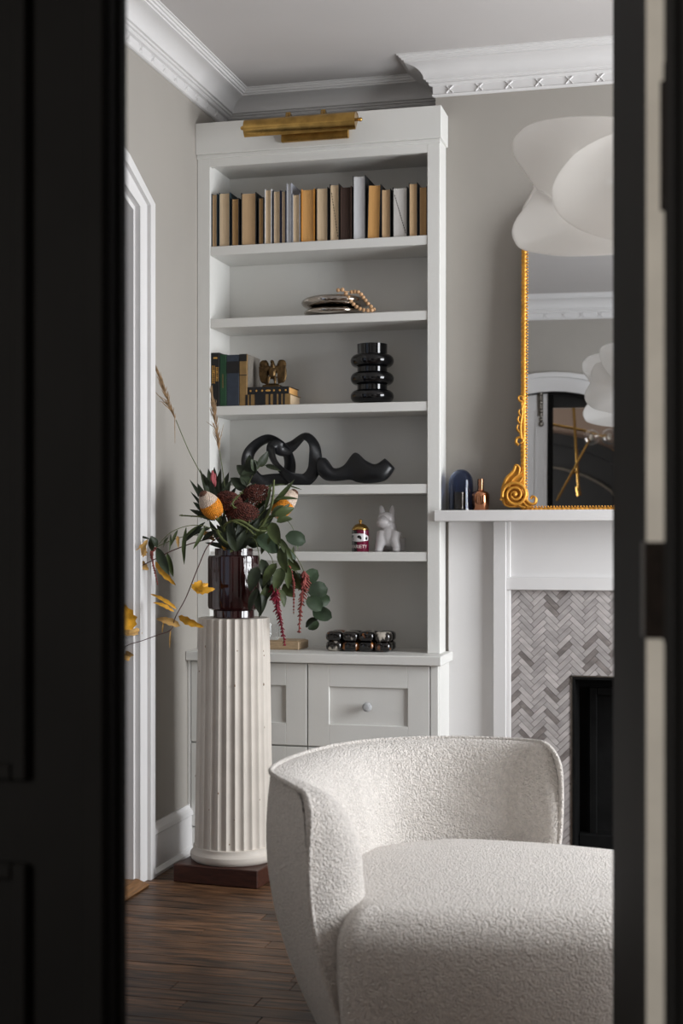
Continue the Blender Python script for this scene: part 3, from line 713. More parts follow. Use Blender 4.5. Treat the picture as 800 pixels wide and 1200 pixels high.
# ------------------------------------------------------------------ books on the top shelf (page edges outwards)
tb = [  # px0, px1, top py, pages, cover, phrase, lean
 (245.2, 254.6, 227, 'page_tan', 'cover_teal', 'tan page block in teal boards, against the left side'),
 (256.0, 269.4, 225.5, 'page_cream', 'cover_teal', 'thick cream page block, second from the left'),
 (270.9, 280.0, 232, 'page_brown', 'cover_black', 'short brown-edged book, third from the left'),
 (282.2, 300.0, 225.5, 'page_tan', 'cover_black', 'widest tan page block, fourth from the left'),
 (302.4, 308.8, 231, 'page_brown', 'cover_black', 'narrow short brown-edged book, fifth from the left'),
 (309.8, 318.2, 221.5, 'page_cream', 'cover_white', 'cream-edged book in white boards, sixth from the left'),
 (319.6, 328.4, 223, 'page_cream', 'cover_navy', 'cream-edged book in navy boards, seventh from the left'),
 (329.4, 334.6, 223, 'page_cream', 'cover_navy', 'very thin cream-edged book, eighth from the left'),
 (335.3, 341.4, 214.5, 'page_white', 'cover_grey', 'thin tall pale grey book, ninth from the left'),
 (342.2, 351.5, 227, 'page_cream', 'cover_grey', 'cream-edged book just right of the thin tall grey one'),
 (352.7, 368.4, 221, 'page_orange', 'cover_orange', 'wide orange-tinted page block in orange boards, mid shelf'),
 (370.2, 384.2, 219.5, 'page_cream', 'cover_black', 'wide cream page block between the orange block and the stitched one'),
 (386.0, 397.4, 215.5, 'page_cream', 'cover_black', 'cream page block crossed by a black stitched line'),
 (398.6, 411.8, 218, 'page_dark', 'cover_brown', 'dark brown book, the only dark page edge'),
 (413.2, 428.2, 205.5, 'page_white', 'cover_black', 'tallest book with white page edges and black boards'),
 (429.6, 445.0, 216, 'page_orange', 'cover_black', 'slightly leaning orange-tan page block right of the tallest book'),
 (446.4, 457.6, 221, 'page_tan', 'cover_black', 'short tan page block, fifth from the right'),
 (459.8, 477.2, 219, 'page_grey', 'cover_black', 'grey-white page block crossed by a dotted line'),
 (478.6, 489.2, 214, 'page_tan', 'cover_black', 'tall tan page block, second from the right'),
 (490.6, 500.4, 218, 'page_brown', 'cover_black', 'brown-orange page block against the right side'),
]
YS = YK+.012; zs = SH[0]
for i, (a, b, ty, pm, cm, ph) in enumerate(tb):
    p0 = onY(a, ty, YS); p1 = onY(b, ty, YS); p0.x = max(p0.x, SX0+.0012); p1.x = min(p1.x, SX1-.0012); h = (p0.z+p1.z)/2-zs; dpt = min(.19, .62*h+.02); dpt = max(dpt, .125)
    xm = (p0.x+p1.x)/2; wdt = p1.x-p0.x-.001
    lean = math.radians(1.3) if 'leaning' in ph else 0
    yb_ = YS+dpt
    bkn = thing('book', (xm, YS+dpt/2, zs), ph+', top shelf', 'book', 'books with page edges outward on the top shelf')
    T = Matrix.Translation((xm, YS, zs)) @ Matrix.Rotation(lean, 4, 'Y')
    hw = wdt/2; bt2 = min(.0028, wdt*.14)
    cv = MB(); cv.box((-hw, 0, 0), (-hw+bt2, dpt, h), .0004, T); cv.box((hw-bt2, 0, 0), (hw, dpt, h), .0004, T); cv.box((-hw+bt2, dpt-.003, 0), (hw-bt2, dpt, h), 0, T)
    obj('cover', cv, cm, bkn, None)
    # page block with a shallow curved fore-edge
    n = 8; pts = []
    hp = hw-bt2-.0002; dp = .004
    poly = [(-hp+2*hp*k/n, dp+.0025*math.sin(PI*k/n)) for k in range(n+1)]+[(hp, dpt-.003), (-hp, dpt-.003)]
    pb_ = MB(); pb_.prism(poly, lambda p, t: T @ V((p[0], p[1], t)), .003, h-.004)
    pg = obj('page_block', pb_, pm, bkn, 30)
    if i in (12, 17):
        st_ = MB(); n = 16
        for k in range(n):
            t = (k+.5)/n; x = (-hp+.003)+(2*hp-.006)*t; z = h*.86-(h*.8)*t
            TT = T @ Matrix.Translation((x, dp+.0006+.0025*math.sin(PI*(x+hp)/(2*hp)), z)) @ Matrix.Rotation(math.atan2(2*hp-.006, h*.8)*-1, 4, 'Y')
            st_.box((-.0011, -.0016, -.0032), (.0011, .001, .0032), 0, TT)
        obj('stitch_marks', st_, 'inkblack', pg, None)
# ------------------------------------------------------------------ second shelf: nickel vessel and bead string
zs = SH[1]
c = onY(391, 366, 5.40); c.z = zs
ve = thing('stacked_vessel', c, 'polished nickel vessel pinched into two stacked discs, second shelf', 'vessel')
K = 1660/5.35/300
def lens(rx, z0, h, n=14):
    return [(rx*math.cos(a)**.42 if math.cos(a) > 0 else .001, z0+h/2+h/2*math.sin(a)) for a in [-PI/2+PI*k/n for k in range(n+1)]]
obj('lower_disc', MB().lathe(lens(.118, 0, .036)[:-1]+[(.05, .037)], c, 48), 'silver', ve, 60)
T = Matrix.Rotation(math.radians(3), 4, 'Y')
obj('upper_disc', MB().lathe([(.05, .03)]+lens(.132, .034, .047)[1:-1]+[(.035, .0815), (.012, .0825), (.009, .078)], c+V((.004, 0, 0)), 48), 'silver', ve, 60)
obj('waist', MB().lathe([(.06, .03), (.055, .037), (.07, .045)], c, 40), 'silver', ve, 60)
bdp = [(396, 340), (401, 339.5), (405, 344), (408, 348.5), (411, 353), (414, 356.5), (417.7, 359.5), (421.8, 362), (426, 363.3), (431, 363.7), (435.5, 364),
       (438, 362.8), (434.5, 359.3), (431, 355.8), (428, 352), (425.5, 348.5), (423, 345), (419.5, 342.3), (415.5, 341.8), (411.8, 342.2)]
bs = thing('bead_garland', onY(415, 352, 5.31), 'pale wooden bead garland draped over the nickel vessel', 'garland')
dep = lambda i: 5.30+(.0 if i < 11 else .035)
bme = MB().ball((0, 0, 0), .0081, 10, 8).mesh('bead', 'bead', (0, 0, 0), 80)
bpos = []
for i, (a, b) in enumerate(bdp):
    p = onY(a, b, dep(i))
    p.z = max(p.z, zs+.0082)
    bpos.append(p)
    q = bpy.data.objects.new('bead', bme); COL.objects.link(q); q.parent = bs; q.location = p-bs.location
obj('string', MB().tube(cr(bpos, 4, True), .0012, 6, True), 'bead', bs)
# ------------------------------------------------------------------ third shelf: old books, eagle, ring vase
zs = SH[2]; YS = YK+.008
ub = [(245.3, 257, 413.5, 'cover_black', 'page_tan', 'black book with gilt lettering, upright at the left end', .17), (257.6, 265.2, 415.5, 'cover_green', 'page_tan', 'green cloth book standing between black and dark blue books', .16),
      (265.6, 280, 416, 'cover_blue', 'page_tan', 'dark blue book with a black title band, upright', .165), (280.4, 289, 415, 'cover_ochre', 'page_grey', 'ochre-spined book with two dark bands, at the right end of the upright row', .17)]
def spine_marks(parent, x0, x1, z0, z1, y, n, mat='gilttext', vert=True):
    mb = MB(); rs = random.Random(n)
    for k in range(n):
        t = k/n; za = z1-(z1-z0)*t; zb = za-(z1-z0)/n*.72
        mb.box((x0, y-.0006, zb), (x1, y, za)) if rs.random() < .25 else mb.box((x0, y-.0006, zb), (x0+(x1-x0)*.3, y, za)).box((x0+(x1-x0)*.3, y-.0006, (za+zb)/2-.0006), (x1, y, (za+zb)/2+.0007)).box((x1-(x1-x0)*.25, y-.0006, zb), (x1, y, za))
    return obj('gilt_lettering', mb, mat, parent, None)
for i, (a, b, ty, cm, pm, lb, dpt) in enumerate(ub):
    p0, p1 = onY(a, ty, YS), onY(b, ty, YS); p0.x = max(p0.x, SX0+.0012); h = p0.z-zs; w0 = p1.x-p0.x
    o = thing('book', ((p0.x+p1.x)/2, YS+dpt/2, zs), lb+', third shelf', 'book', 'old books upright on the third shelf')
    cv = MB(); cv.box((p0.x, YS, zs), (p1.x, YS+.004, zs+h), .0015); cv.box((p0.x, YS+.004, zs), (p0.x+.003, YS+dpt, zs+h)); cv.box((p1.x-.003, YS+.004, zs), (p1.x, YS+dpt, zs+h))
    obj('cover', cv, 'cover_grey_cloth' if False else cm, o, None)
    obj('page_block', B((p0.x+.003, YS+.004, zs+.003), (p1.x-.003, YS+dpt-.004, zs+h-.004)), pm, o, None)
    if i == 0:
        spine_marks(o, p0.x+.004, p0.x+.016, zs+h*.42, zs+h*.76, YS, 12); spine_marks(o, p0.x+.02, p0.x+.031, zs+h*.46, zs+h*.73, YS, 10)
        obj('gilt_lettering', B((p0.x+.010, YS-.0006, zs+h*.885), (p0.x+.026, YS, zs+h*.915)), 'gilttext', o, None)
    if i == 1: spine_marks(o, p0.x+.010, p0.x+.0145, zs+h*.35, zs+h*.62, YS, 16, 'cover_ochre')
    if i == 2: obj('title_band', B((p0.x, YS-.0008, zs+h*.64), (p1.x, YS, zs+h*.87)), 'cover_black', o, None)
    if i == 3:
        obj('title_band', B((p0.x, YS-.0008, zs+h*.86), (p1.x, YS, zs+h*1.0)), 'cover_black', o, None); obj('title_band', B((p0.x, YS-.0008, zs+h*.585), (p1.x, YS, zs+h*.60)), 'cover_black', o, None)
        obj('cloth_side', B((p1.x-.0001, YS+.012, zs), (p1.x+.0012, YS+dpt, zs+h)), 'cover_grey_cloth', o, None)
# lying books
def lying(px0, px1, z0, z1, cm, pm, lb, y0, dpt, stripes=None):
    x0 = onY(px0, 460, y0).x; x1 = onY(px1, 460, y0).x
    o = thing('book', ((x0+x1)/2, y0+dpt/2, z0), lb, 'book', 'old books lying flat under the eagle')
    cv = MB(); cv.box((x0, y0, z0), (x1, y0+.004, z1), .001); cv.box((x0, y0+.004, z0), (x1, y0+dpt, z0+.003)); cv.box((x0, y0+.004, z1-.003), (x1, y0+dpt, z1)); cv.box((x0, y0+dpt-.004, z0), (x0+.003, y0+dpt, z1))
    obj('cover', cv, cm, o, None)
    obj('page_block', B((x0+.003, y0+.004, z0+.003), (x1-.004, y0+dpt-.004, z1-.003)), pm, o, None)
    return o, x0, x1
pz = lambda py: onY(310, py, YS).z
o, x0, x1 = lying(287.5, 340, zs, pz(462), 'cover_ochre', 'page_cream', 'striped black and ochre book lying at the bottom under the brass eagle', YS, .15)
xx = [0, .05, .09, .12, .21, .45, .52, .56, .62, .70, .74, .8, .84, .88, .96]
for k in range(0, len(xx)-1, 2): obj('spine_stripe', B((x0+(x1-x0)*xx[k], YS-.0008, zs), (x0+(x1-x0)*xx[k+1], YS, pz(462))), 'cover_black', o, None)
zb = pz(462)
o, x0, x1 = lying(289.5, 338.5, zb, pz(453), 'cover_black', 'page_orange', 'black book with gilt ornaments lying directly beneath the brass eagle', YS+.008, .14)
mk = MB()
for k in range(7):
    x = x0+(x1-x0)*(.08+.14*k); mk.ball((x, YS+.008, (zb+pz(453))/2), (.004 if k != 3 else .011, .0008, .004), 8, 6)
obj('gilt_ornament', mk, 'gilttext', o)
ze = pz(453)
# eagle
c = onY(319, 452, YS+.07); c.z = ze
eg = thing('eagle_figurine', c, 'dark brass eagle with raised wings standing on two books, third shelf', 'figurine')
def remesh(o, vox, it=4, f=.5):
    m = o.modifiers.new('remesh', 'REMESH'); m.mode = 'VOXEL'; m.voxel_size = vox; m.use_smooth_shade = True
    s = o.modifiers.new('smooth', 'SMOOTH'); s.iterations = it; s.factor = f
k = 5.37/1660      # metres per pixel at the shelf
ep = lambda a, b, dy=0: V((c.x+(a-319)*k, c.y+dy, ze+(452-b)*k))
mb = MB()
mb.ball(ep(319, 433), (.016, .015, .026), 14, 10); mb.ball(ep(319.5, 424), (.010, .011, .014), 12, 8); mb.ball(ep(319, 419.5, -.004), (.0075, .009, .0075), 12, 8)
mb.tube([ep(318, 419.5, -.008), ep(322, 419.8, -.016), ep(323.5, 422, -.018)], [.0045, .003, .0008], 8)
for sg in (-1, 1):
    mb.tube([ep(319+sg*3.5, 438, -.006), ep(319+sg*4.5, 444, -.010), ep(319+sg*4.5, 447.5, -.012)], [.008, .0055, .004], 8)
    for q in (-1, 0, 1): mb.tube([ep(319+sg*4.5, 447, -.012), ep(319+sg*4.5+q*1.6, 448, -.02)], [.003, .0018], 6)
    mb.ball(ep(319+sg*11.2, 431, .008), (.0205, .008, .047), 16, 12, Matrix.Rotation(sg*math.radians(-7), 4, 'Y'))
    mb.ball(ep(319+sg*12, 423, .006), (.018, .009, .020), 12, 8); mb.ball(ep(319+sg*6, 428, .006), (.014, .010, .014), 12, 8)
    for j in range(6):
        mb.tube([ep(319+sg*(16.5-j*1.9), 425+j*.6, -.0005), ep(319+sg*(16-j*1.7), 436+j, -.002), ep(319+sg*(13.5-j*1.2), 445+j*.4, .002)], [.003, .0034, .002], 6)
o = obj('figure', mb, 'eagle', eg, 60); remesh(o, .0017, 1, .3)
mb = MB(); mb.box((c.x-.036, c.y-.022, ze), (c.x+.036, c.y+.024, ze+.012), .003); mb.ball((c.x, c.y, ze+.014), (.03, .02, .006), 12, 6); obj('base', mb, 'eagle', eg, 40)
# ring vase
c = onY(436, 470, 5.40); c.z = zs
rv = thing('ring_vase', c, 'glossy black vase of three stacked rings on the third shelf', 'vase')
kk = 5.45/1660
hv = 72*kk; pf = [(0, 0), (.056, 0), (.058, .006)]
for j in range(3):
    z0 = .006+j*.0695
    for q in range(15):
        a = -PI/2+PI*q/14; pf.append((.0585+.0265*math.cos(a), z0+.0265+.0255*math.sin(a)))
    pf.append((.0585, z0+.054))
    pf.append((.0585, z0+.0685))
pf += [(.059, hv), (.053, hv), (.05, hv-.04), (0, hv-.04)]
pf = [p for i, p in enumerate(pf) if i == 0 or p[1] >= pf[i-1][1]-.05]
obj('body', MB().lathe(pf, c, 48), 'glossblack', rv, 45)
# ------------------------------------------------------------------ fourth shelf: black sculptures
zs = SH[3]
def zp(zx, zy, y): return onY(280+zx/4, 495+zy/4, y)
ks = thing('knot_sculpture', onY(330, 566, 5.40), 'matte black looping knot sculpture behind the flowers on the fourth shelf', 'sculpture')
loopA = [(45, 215, 5.36), (45, 150, 5.37), (85, 100, 5.38), (140, 76, 5.39), (190, 100, 5.40), (228, 150, 5.41), (238, 210, 5.41), (215, 262, 5.40), (150, 272, 5.39), (90, 272, 5.37)]
loopB = [(150, 125, 5.36), (165, 180, 5.35), (200, 225, 5.35), (250, 262, 5.36), (310, 270, 5.37), (350, 225, 5.38), (358, 160, 5.39), (350, 100, 5.40), (308, 66, 5.41), (250, 110, 5.41), (205, 128, 5.39), (170, 112, 5.37)]
mb = MB()
for lp_, tws in ((loopA, 1), (loopB, 2)):
    pts = cr([zp(*q) for q in lp_], 8, True)
    mb.tube(pts, 1., 12, True, (.0075, .0265), (0, 1, 0), lambda t, tws=tws: .5+.5*math.sin(t*2*PI*tws))
    obj('loop', mb, 'satinblack', ks, 60); mb = MB()
ws = thing('wave_sculpture', onY(415, 566, 5.40), 'matte black wavy folded sculpture lying right of the knot on the fourth shelf', 'sculpture')
lo = [(372, 245), (400, 270), (450, 275), (520, 270), (560, 282), (620, 286), (690, 270), (728, 218)]
hi = [(372, 165), (405, 168), (440, 212), (490, 200), (545, 142), (600, 180), (640, 195), (680, 168)]
L1 = cr([zp(a, b, 5.35) for a, b in lo], 6); H1 = cr([zp(a, b, 5.36) for a, b in hi], 6); n = min(len(L1), len(H1))
rows_ = []
for i in range(n):
    t = i/(n-1); a, b = L1[i], H1[i]; row = []
    for q in range(17):
        u = 2*PI*q/16
        m_ = (a+b)/2; hh = (b-a)/2
        row.append(m_+hh*math.sin(u)+V((0, (.022+.016*math.sin(t*9))*math.cos(u)+.012*math.sin(t*7), 0)))
    rows_.append(row)
mb = MB().grid(rows_); mb.f += [tuple(range(16)), tuple(range((n-1)*17+15, (n-1)*17-1, -1))]
obj('body', mb, 'satinblack', ws, 60, merge=True)
# ------------------------------------------------------------------ fifth shelf: jar and dog
zs = SH[4]; c = onY(422.2, 645, 5.37); c.z = zs
jr = thing('candle_jar', c, 'crimson glazed lidded jar with white printed band and gilt lid, fifth shelf', 'jar')
rj = .0335
obj('body', MB().lathe([(0, 0), (rj-.001, 0), (rj, .002), (rj, .083), (rj-.002, .085), (0, .085)], c, 40), 'crimson', jr, 40)
obj('lid', MB().lathe([(rj, .085), (rj+.0005, .088), (rj-.004, .096), (rj*.62, .105), (rj*.3, .1095), (.004, .111), (.004, .113)], c, 40), 'brass', jr, 50)
obj('lid_knob', MB().ball(c+V((0, 0, .119)), .0075, 14, 10), 'brassbright', jr, 60)
obj('dark_panel', MB().grid([[c+V(((rj+.0003)*math.sin(a), -(rj+.0003)*math.cos(a), z)) for z in (.001, .083)] for a in [math.radians(-95+85*i/10) for i in range(11)]]), 'inkblack', jr, 60)
def wrap(mb, ca, cz, ra, rz, off, n=20):
    pts = [(ca+ra*math.cos(2*PI*i/n), cz+rz*math.sin(2*PI*i/n)) for i in range(n)]
    f = lambda a, z: c+V(((rj+off)*math.sin(a), -(rj+off)*math.cos(a), z))
    o_ = len(mb.v); mid_ = [(ca+(a-ca)*.5, cz+(z-cz)*.5) for a, z in pts]
    mb.add([f(*p) for p in pts]+[f(*p) for p in mid_]+[f(ca, cz)], [(i, (i+1) % n, n+(i+1) % n, n+i) for i in range(n)]+[(n+i, n+(i+1) % n, 2*n) for i in range(n)])
bnd = MB()
rows_ = []
for i in range(25):
    t = i/24; a = math.radians(-88+165*t); zt = .066+.005*math.sin(t*PI)-.012*max(0, t-.8)*5*.5; zb_ = .041+.004*math.sin(t*9)*.3+.010*max(0, t-.88)*8*.3
    rows_.append([c+V(((rj+.0006)*math.sin(a), -(rj+.0006)*math.cos(a), z)) for z in (zb_, (zb_+zt)/2, zt)])
bnd.grid(rows_); pb2 = obj('printed_band', bnd, 'whiteglaze', jr, 60)
pm_ = MB()
for a, z, ra, rz in ((-66, .052, .22, .007), (-48, .060, .2, .005), (-40, .049, .1, .006), (5, .058, .22, .006), (14, .053, .12, .005), (56, .052, .16, .006)):
    wrap(pm_, math.radians(a), z, ra, rz, .0010)
obj('print_mark', pm_, 'inkblack', jr, 60)
def text_mesh(txt, size, fn, name, mat, parent):
    cu = bpy.data.curves.new('lettering', 'FONT'); cu.body = txt; cu.size = size; cu.align_x = 'CENTER'; cu.extrude = .0002; cu.resolution_u = 3
    to = bpy.data.objects.new('lettering', cu); COL.objects.link(to)
    bpy.context.view_layer.update()
    me = bpy.data.meshes.new_from_object(to.evaluated_get(bpy.context.evaluated_depsgraph_get()))
    bpy.data.objects.remove(to)
    mb = MB(); mb.add([fn(v.co) for v in me.vertices], [tuple(p.vertices) for p in me.polygons]); bpy.data.meshes.remove(me)
    return obj(name, mb, mat, parent, None)
text_mesh('VARIETY', .0185, lambda q: c+V(((rj+.0008+q.z)*math.sin(q.x/rj), -(rj+.0008+q.z)*math.cos(q.x/rj), .0145+q.y)), 'lettering', 'whitetext', jr)
# dog
c = onY(455.5, 645, 5.40); c.z = zs; kd = 5.46/1660
dg = thing('dog_figurine', c, 'white glazed upright-eared dog figurine beside the crimson jar', 'figurine')
dp_ = lambda a, b, dy=0: V((c.x+(a-455)*kd, c.y+dy, zs+(645.5-b)*kd))
mb = MB()
mb.ball(dp_(455, 626, .0), (.038, .038, .046), 20, 14); mb.ball(dp_(457, 632, .035), (.038, .040, .042), 18, 12); mb.ball(dp_(455, 617, -.002), (.032, .030, .030), 18, 12)
mb.ball(dp_(452.5, 607.5, -.004), (.036, .033, .031), 20, 14); mb.ball(dp_(449.5, 612, -.024), (.026, .020, .019), 18, 12)
for a0, a1 in ((447, 444.5), (463, 466)):
    mb.tube([dp_(a0+1.5, 622, -.012), dp_(a0, 632, -.020), dp_(a1, 641, -.022), dp_(a1, 645.3, -.022)], [.024, .021, .0165, .0155], 14); mb.ball(dp_(a1, 643.2, -.030), (.0155, .018, .0085), 14, 8)
for a0, a1 in ((449, 448), (465, 466.5)):
    mb.tube([dp_(a0, 630, .045), dp_(a1, 639, .05), dp_(a1, 645.2, .048)], [.025, .018, .016], 14)
o = obj('body', mb, 'whiteglaze', dg, 60); remesh(o, .0026, 4, .5)
for (pts, s) in (((443.5, 603, 445.6, 590.5, 450.8, 599), -1), ((455, 599.5, 459.5, 590.5, 463, 604), 1)):
    e = MB(); a, b, cc = dp_(pts[0], pts[1], -.004), dp_(pts[2], pts[3], .0), dp_(pts[4], pts[5], -.004)
    rows_ = []
    for i in range(10):
        t = i/9; m_ = a.lerp(cc, .5).lerp(b, t); hw = (cc-a).length/2*math.sqrt(max(0, 1-t**1.7))*.95+.0004
        d_ = (cc-a).normalized()*(1-t)+V((1, 0, 0))*t
        rows_.append([m_+d_*hw*math.cos(2*PI*q/12)+V((0, (.009*(1-t)+.003)*math.sin(2*PI*q/12), 0)) for q in range(13)])
    e.grid(rows_); e.f.append(tuple(range(9*13, 9*13+12))); obj('ear', e, 'whiteglaze', dg, 60)
obj('brow_line', MB().tube(cr([dp_(445, 604.5, -.032), dp_(450.5, 602.5, -.0345), dp_(455, 605.5, -.035), dp_(459, 610, -.030)], 4), .0016, 6), 'whiteglaze', dg)
# ------------------------------------------------------------------ counter: horn box, wooden tray, tumbler
zs = .785; c = onY(423, 757, 5.36); c.z = zs
hb_ = thing('horn_box', c, 'black and amber horn box of rounded blocks in two layers on the counter', 'box')
kx = 5.44/1660
def blob(mb, cx, cy, cz, rx, ry, rz):
    n, m_ = 16, 10; rows_ = []
    f = lambda v, e: math.copysign(abs(v)**e, v)
    for i in range(m_+1):
        a = -PI/2+PI*i/m_
        rows_.append([V((cx+rx*f(math.cos(a), .6)*f(math.cos(2*PI*q/n), .6), cy+ry*f(math.cos(a), .6)*f(math.sin(2*PI*q/n), .6), cz+rz*f(math.sin(a), .7))) for q in range(n+1)])
    mb.grid(rows_)
for nm, zc_, rz in (('box_base', .0205, .0205), ('lid', .0575, .021)):
    pr = None
    for i in range(4):
        for j in range(2):
            mb = MB(); blob(mb, c.x+(i-1.5)*.0640, c.y+(j-.5)*.062, zs+zc_, .0345, .0335, rz)
            mtl = 'pale_horn' if (i, j, nm) in ((0, 0, 'box_base'), (1, 0, 'lid'), (3, 0, 'lid'), (2, 1, 'lid')) else 'horn'
            if pr is None: pr = obj(nm, mb, mtl, hb_, 60, merge=True)
            else: obj('rounded_block', mb, mtl, pr, 60, merge=True)
a = onY(308, 752, 5.33); b = onY(350, 752, 5.33)
o = thing('wooden_tray', ((a.x+b.x)/2, 5.39, zs), 'low pale wooden block on the counter behind the hanging flowers', 'tray')
obj('body', B((a.x, 5.33, zs), (b.x, 5.47, zs+.032), .003), 'box_wood', o, None); obj('rim', frame_rect(a.x, b.x, 0, .14, 0, .006, .006) if False else B((a.x+.008, 5.338, zs+.032), (b.x-.008, 5.462, zs+.035), .001), 'box_wood', o, None)
c = onY(320, 745, 5.385); c.z = zs+.0352
o = thing('glass_tumbler', c, 'small clear glass tumbler on the wooden block, half hidden by the column', 'tumbler')
obj('body', MB().lathe([(0, 0), (.022, 0), (.0235, .004), (.026, .062), (.0245, .062), (.022, .012), (0, .012)], c, 28), 'glass', o, 50)

# ------------------------------------------------------------------ column pedestal, plinth, vase
PC = V((-1.648, 4.886, 0)); ang = math.radians(-5.7)
T = Matrix.Translation(PC) @ rotz(ang)
plh = .063
tag(obj('wooden_plinth', MB().box((-.163, -.163, 0), (.163, .163, plh), .003, T), 'mahogany', None, None), 'square dark mahogany block on the floor under the column', 'plinth')
co = thing('column_pedestal', PC+V((0, 0, plh)), 'cream fluted column pedestal with chipped paint, carrying the burgundy vase', 'pedestal')
obj('base_ring', MB().lathe([(0, 0), (.146, 0), (.154, .006), (.158, .016), (.157, .028), (.150, .036), (.147, .042), (.147, .052), (.144, .054), (.0, .054)], PC+V((0, 0, plh)), 56), 'column', co, 35)
NF = 28; ZT = .935
def flute(a, z): return 1-.06*abs(math.sin(NF*(a+.1)/2))**.8
zz = [plh+.054+(ZT-plh-.054-.002)*i/6 for i in range(7)]
obj('shaft', MB().lathe([(0, zz[0])]+[(.1435-.0135*i/6, z) for i, z in enumerate(zz)]+[(.1295, ZT), (0, ZT)], (PC.x, PC.y, 0), NF*12, None, flute), 'column', co, 50)
chp = MB(); rc = random.Random(5)
for k in range(16):
    a = rc.uniform(-PI*.95, -.05*PI); z = rc.uniform(.13, .9); rad_ = (.1435-.0135*(z-.117)/.816)*flute(a, z)
    chp.ball((PC.x+rad_*math.cos(a), PC.y+rad_*math.sin(a), z), (.0022, .0022, rc.uniform(.002, .006)), 6, 4)
obj('paint_chip', chp, 'column_chip', co, 60)['kind'] = 'stuff'
VB = V((PC.x+.0, PC.y, ZT))
va = thing('glass_vase', VB, 'burgundy ribbed glass vase standing on the fluted column, full of flowers', 'vase')
kv = 5.14/1660
rb, rn, rf = 30.3*kv, 22.3*kv, 23.8*kv
vp = [(0, 0), (rf, 0), (rf, 8.5*kv), (rb-.012, 9.5*kv), (rb-.003, 11*kv), (rb, 14*kv), (rb, 69*kv), (rb-.002, 72*kv), (rb-.006, 73*kv), (rn, 73.2*kv), (rn, 81*kv), (rn-.004, 81*kv), (rn-.006, 60*kv), (rb-.012, 55*kv), (rb-.012, 20*kv), (0, 18*kv)]
rib = lambda a, z: 1+.012*math.cos(a*14)
obj('body', MB().lathe(vp, VB, 112, None, rib), 'burgundy', va, 35)

# ------------------------------------------------------------------ flowers: every stem a thing of its own
VD = 5.14; MO = VB+V((0, 0, 81*kv))
def P(px, py, dd=0.): return onD(px, py, VD+dd)
def leaf(base_, tip, wd, mat, parent, kind='lance', droop=.12, twist=0., seed=None):
    b, t = V(base_), V(tip); ax = t-b; L_ = ax.length; axn = ax.normalized()
    face = V((.247, -.93, .25)); face.rotate(Matrix.Rotation(twist, 3, axn))
    face = (face-axn*face.dot(axn)); face = face.normalized() if face.length > 1e-4 else axn.orthogonal().normalized()
    side = axn.cross(face)
    n = 8; rs = random.Random(seed if seed is not None else R.random())
    rows_ = []
    for i in range(n+1):
        u = i/n
        if kind == 'lance': wv = math.sin(PI*min(1, u*.98+.02))**.8*(1-.25*u)
        elif kind == 'round': wv = math.sqrt(max(0, 1-(2*u-1)**2))
        elif kind == 'ovate': wv = math.sin(PI*u**.72)**.75
        else: wv = math.sin(PI*u**.75)**.7*(.82+.3*(i % 2))
        wv = max(wv, .015)*wd/2
        m_ = b+ax*u+face*(droop*L_*math.sin(PI*u)+rs.uniform(-.01, .01)*L_)
        cup = face*(wv*.28)
        rows_.append([m_-side*wv+cup, m_-side*wv*.5+cup*.3, m_, m_+side*wv*.5+cup*.3, m_+side*wv+cup*(1 if kind != 'jag' else rs.uniform(.2, 2))])
    o = obj('leaf', MB().grid(rows_), mat, parent, 60)
    return o
def stem(name, label, cat, pts, r0, r1, mat='stem', group='flower stems in the burgundy vase', nm='stem', n=6):
    c = cr([MO+V((R.uniform(-.03, .03), R.uniform(-.03, .03), -.09))]+[V(p) for p in pts], n)
    o = thing(name, c[0], label, cat, group)
    obj(nm, MB().tube(c, lambda t: r0+(r1-r0)*t, 7), mat, o, 60)
    return o, c
def leaves_on(o, lst, mat, dd=0, kind='lance', droop=.12):
    for q in lst:
        (bx_, by_, tx, ty, wpx) = q[:5]; e = q[5] if len(q) > 5 else 0; tw = q[6] if len(q) > 6 else R.uniform(-.7, .7)
        leaf(P(bx_, by_, dd+e), P(tx, ty, dd+e+R.uniform(-.03, .03)), wpx*kv, q[7] if len(q) > 7 else mat, o, kind, droop, tw)
MOp = (275, 640)
# 1-2 dried grasses
def plume(o, tip, bot, wpx, dd, seed, stray=()):
    rs = random.Random(seed); mb = MB(); a, b = V(bot), V(tip); ax = b-a; s = V((C_, S_, 0))
    for k in range(130):
        t = rs.random()**.8; p = a+ax*t*.86; w_ = wpx*kv*(.25+.75*math.sin(PI*min(1, t+.12)))*.5
        e = p+ax*rs.uniform(.1, .2)+s*rs.gauss(0, w_*.6)+V((0, rs.gauss(0, w_*.5), 0))
        mb.tube([p, p.lerp(e, .5)+s*rs.gauss(0, .001), e], [.0012, .0016, .0004], 4)
    for (u, e) in stray: mb.tube(cr([a+ax*u, (a+ax*u).lerp(V(e), .5), V(e)], 3), [.0014]*3+[.0012, .0010, .0009, .0005][:4], 4)
    obj('plume', mb, 'plume', o, 60)
o, c = stem('dried_grass', 'tall dry grass plume leaning far left out of the vase', 'dried grass', [P(270, 635), P(262, 600), P(240, 563), P(222, 530), P(206, 492)], .002, .0014)
plume(o, P(180, 424), P(206, 494), 11, 0, 1, ((.2, P(178, 455)), (.05, P(205, 520)), (.3, P(186, 470))))
o, c = stem('dried_grass', 'upright dry grass plume crossing the third and fourth shelf edges', 'dried grass', [P(272, 635), P(266, 600), P(262, 560), P(257, 528)], .002, .0014)
plume(o, P(247, 452), P(257, 530), 10, 0, 2, ((.1, P(262, 497)), (.45, P(246, 480))))
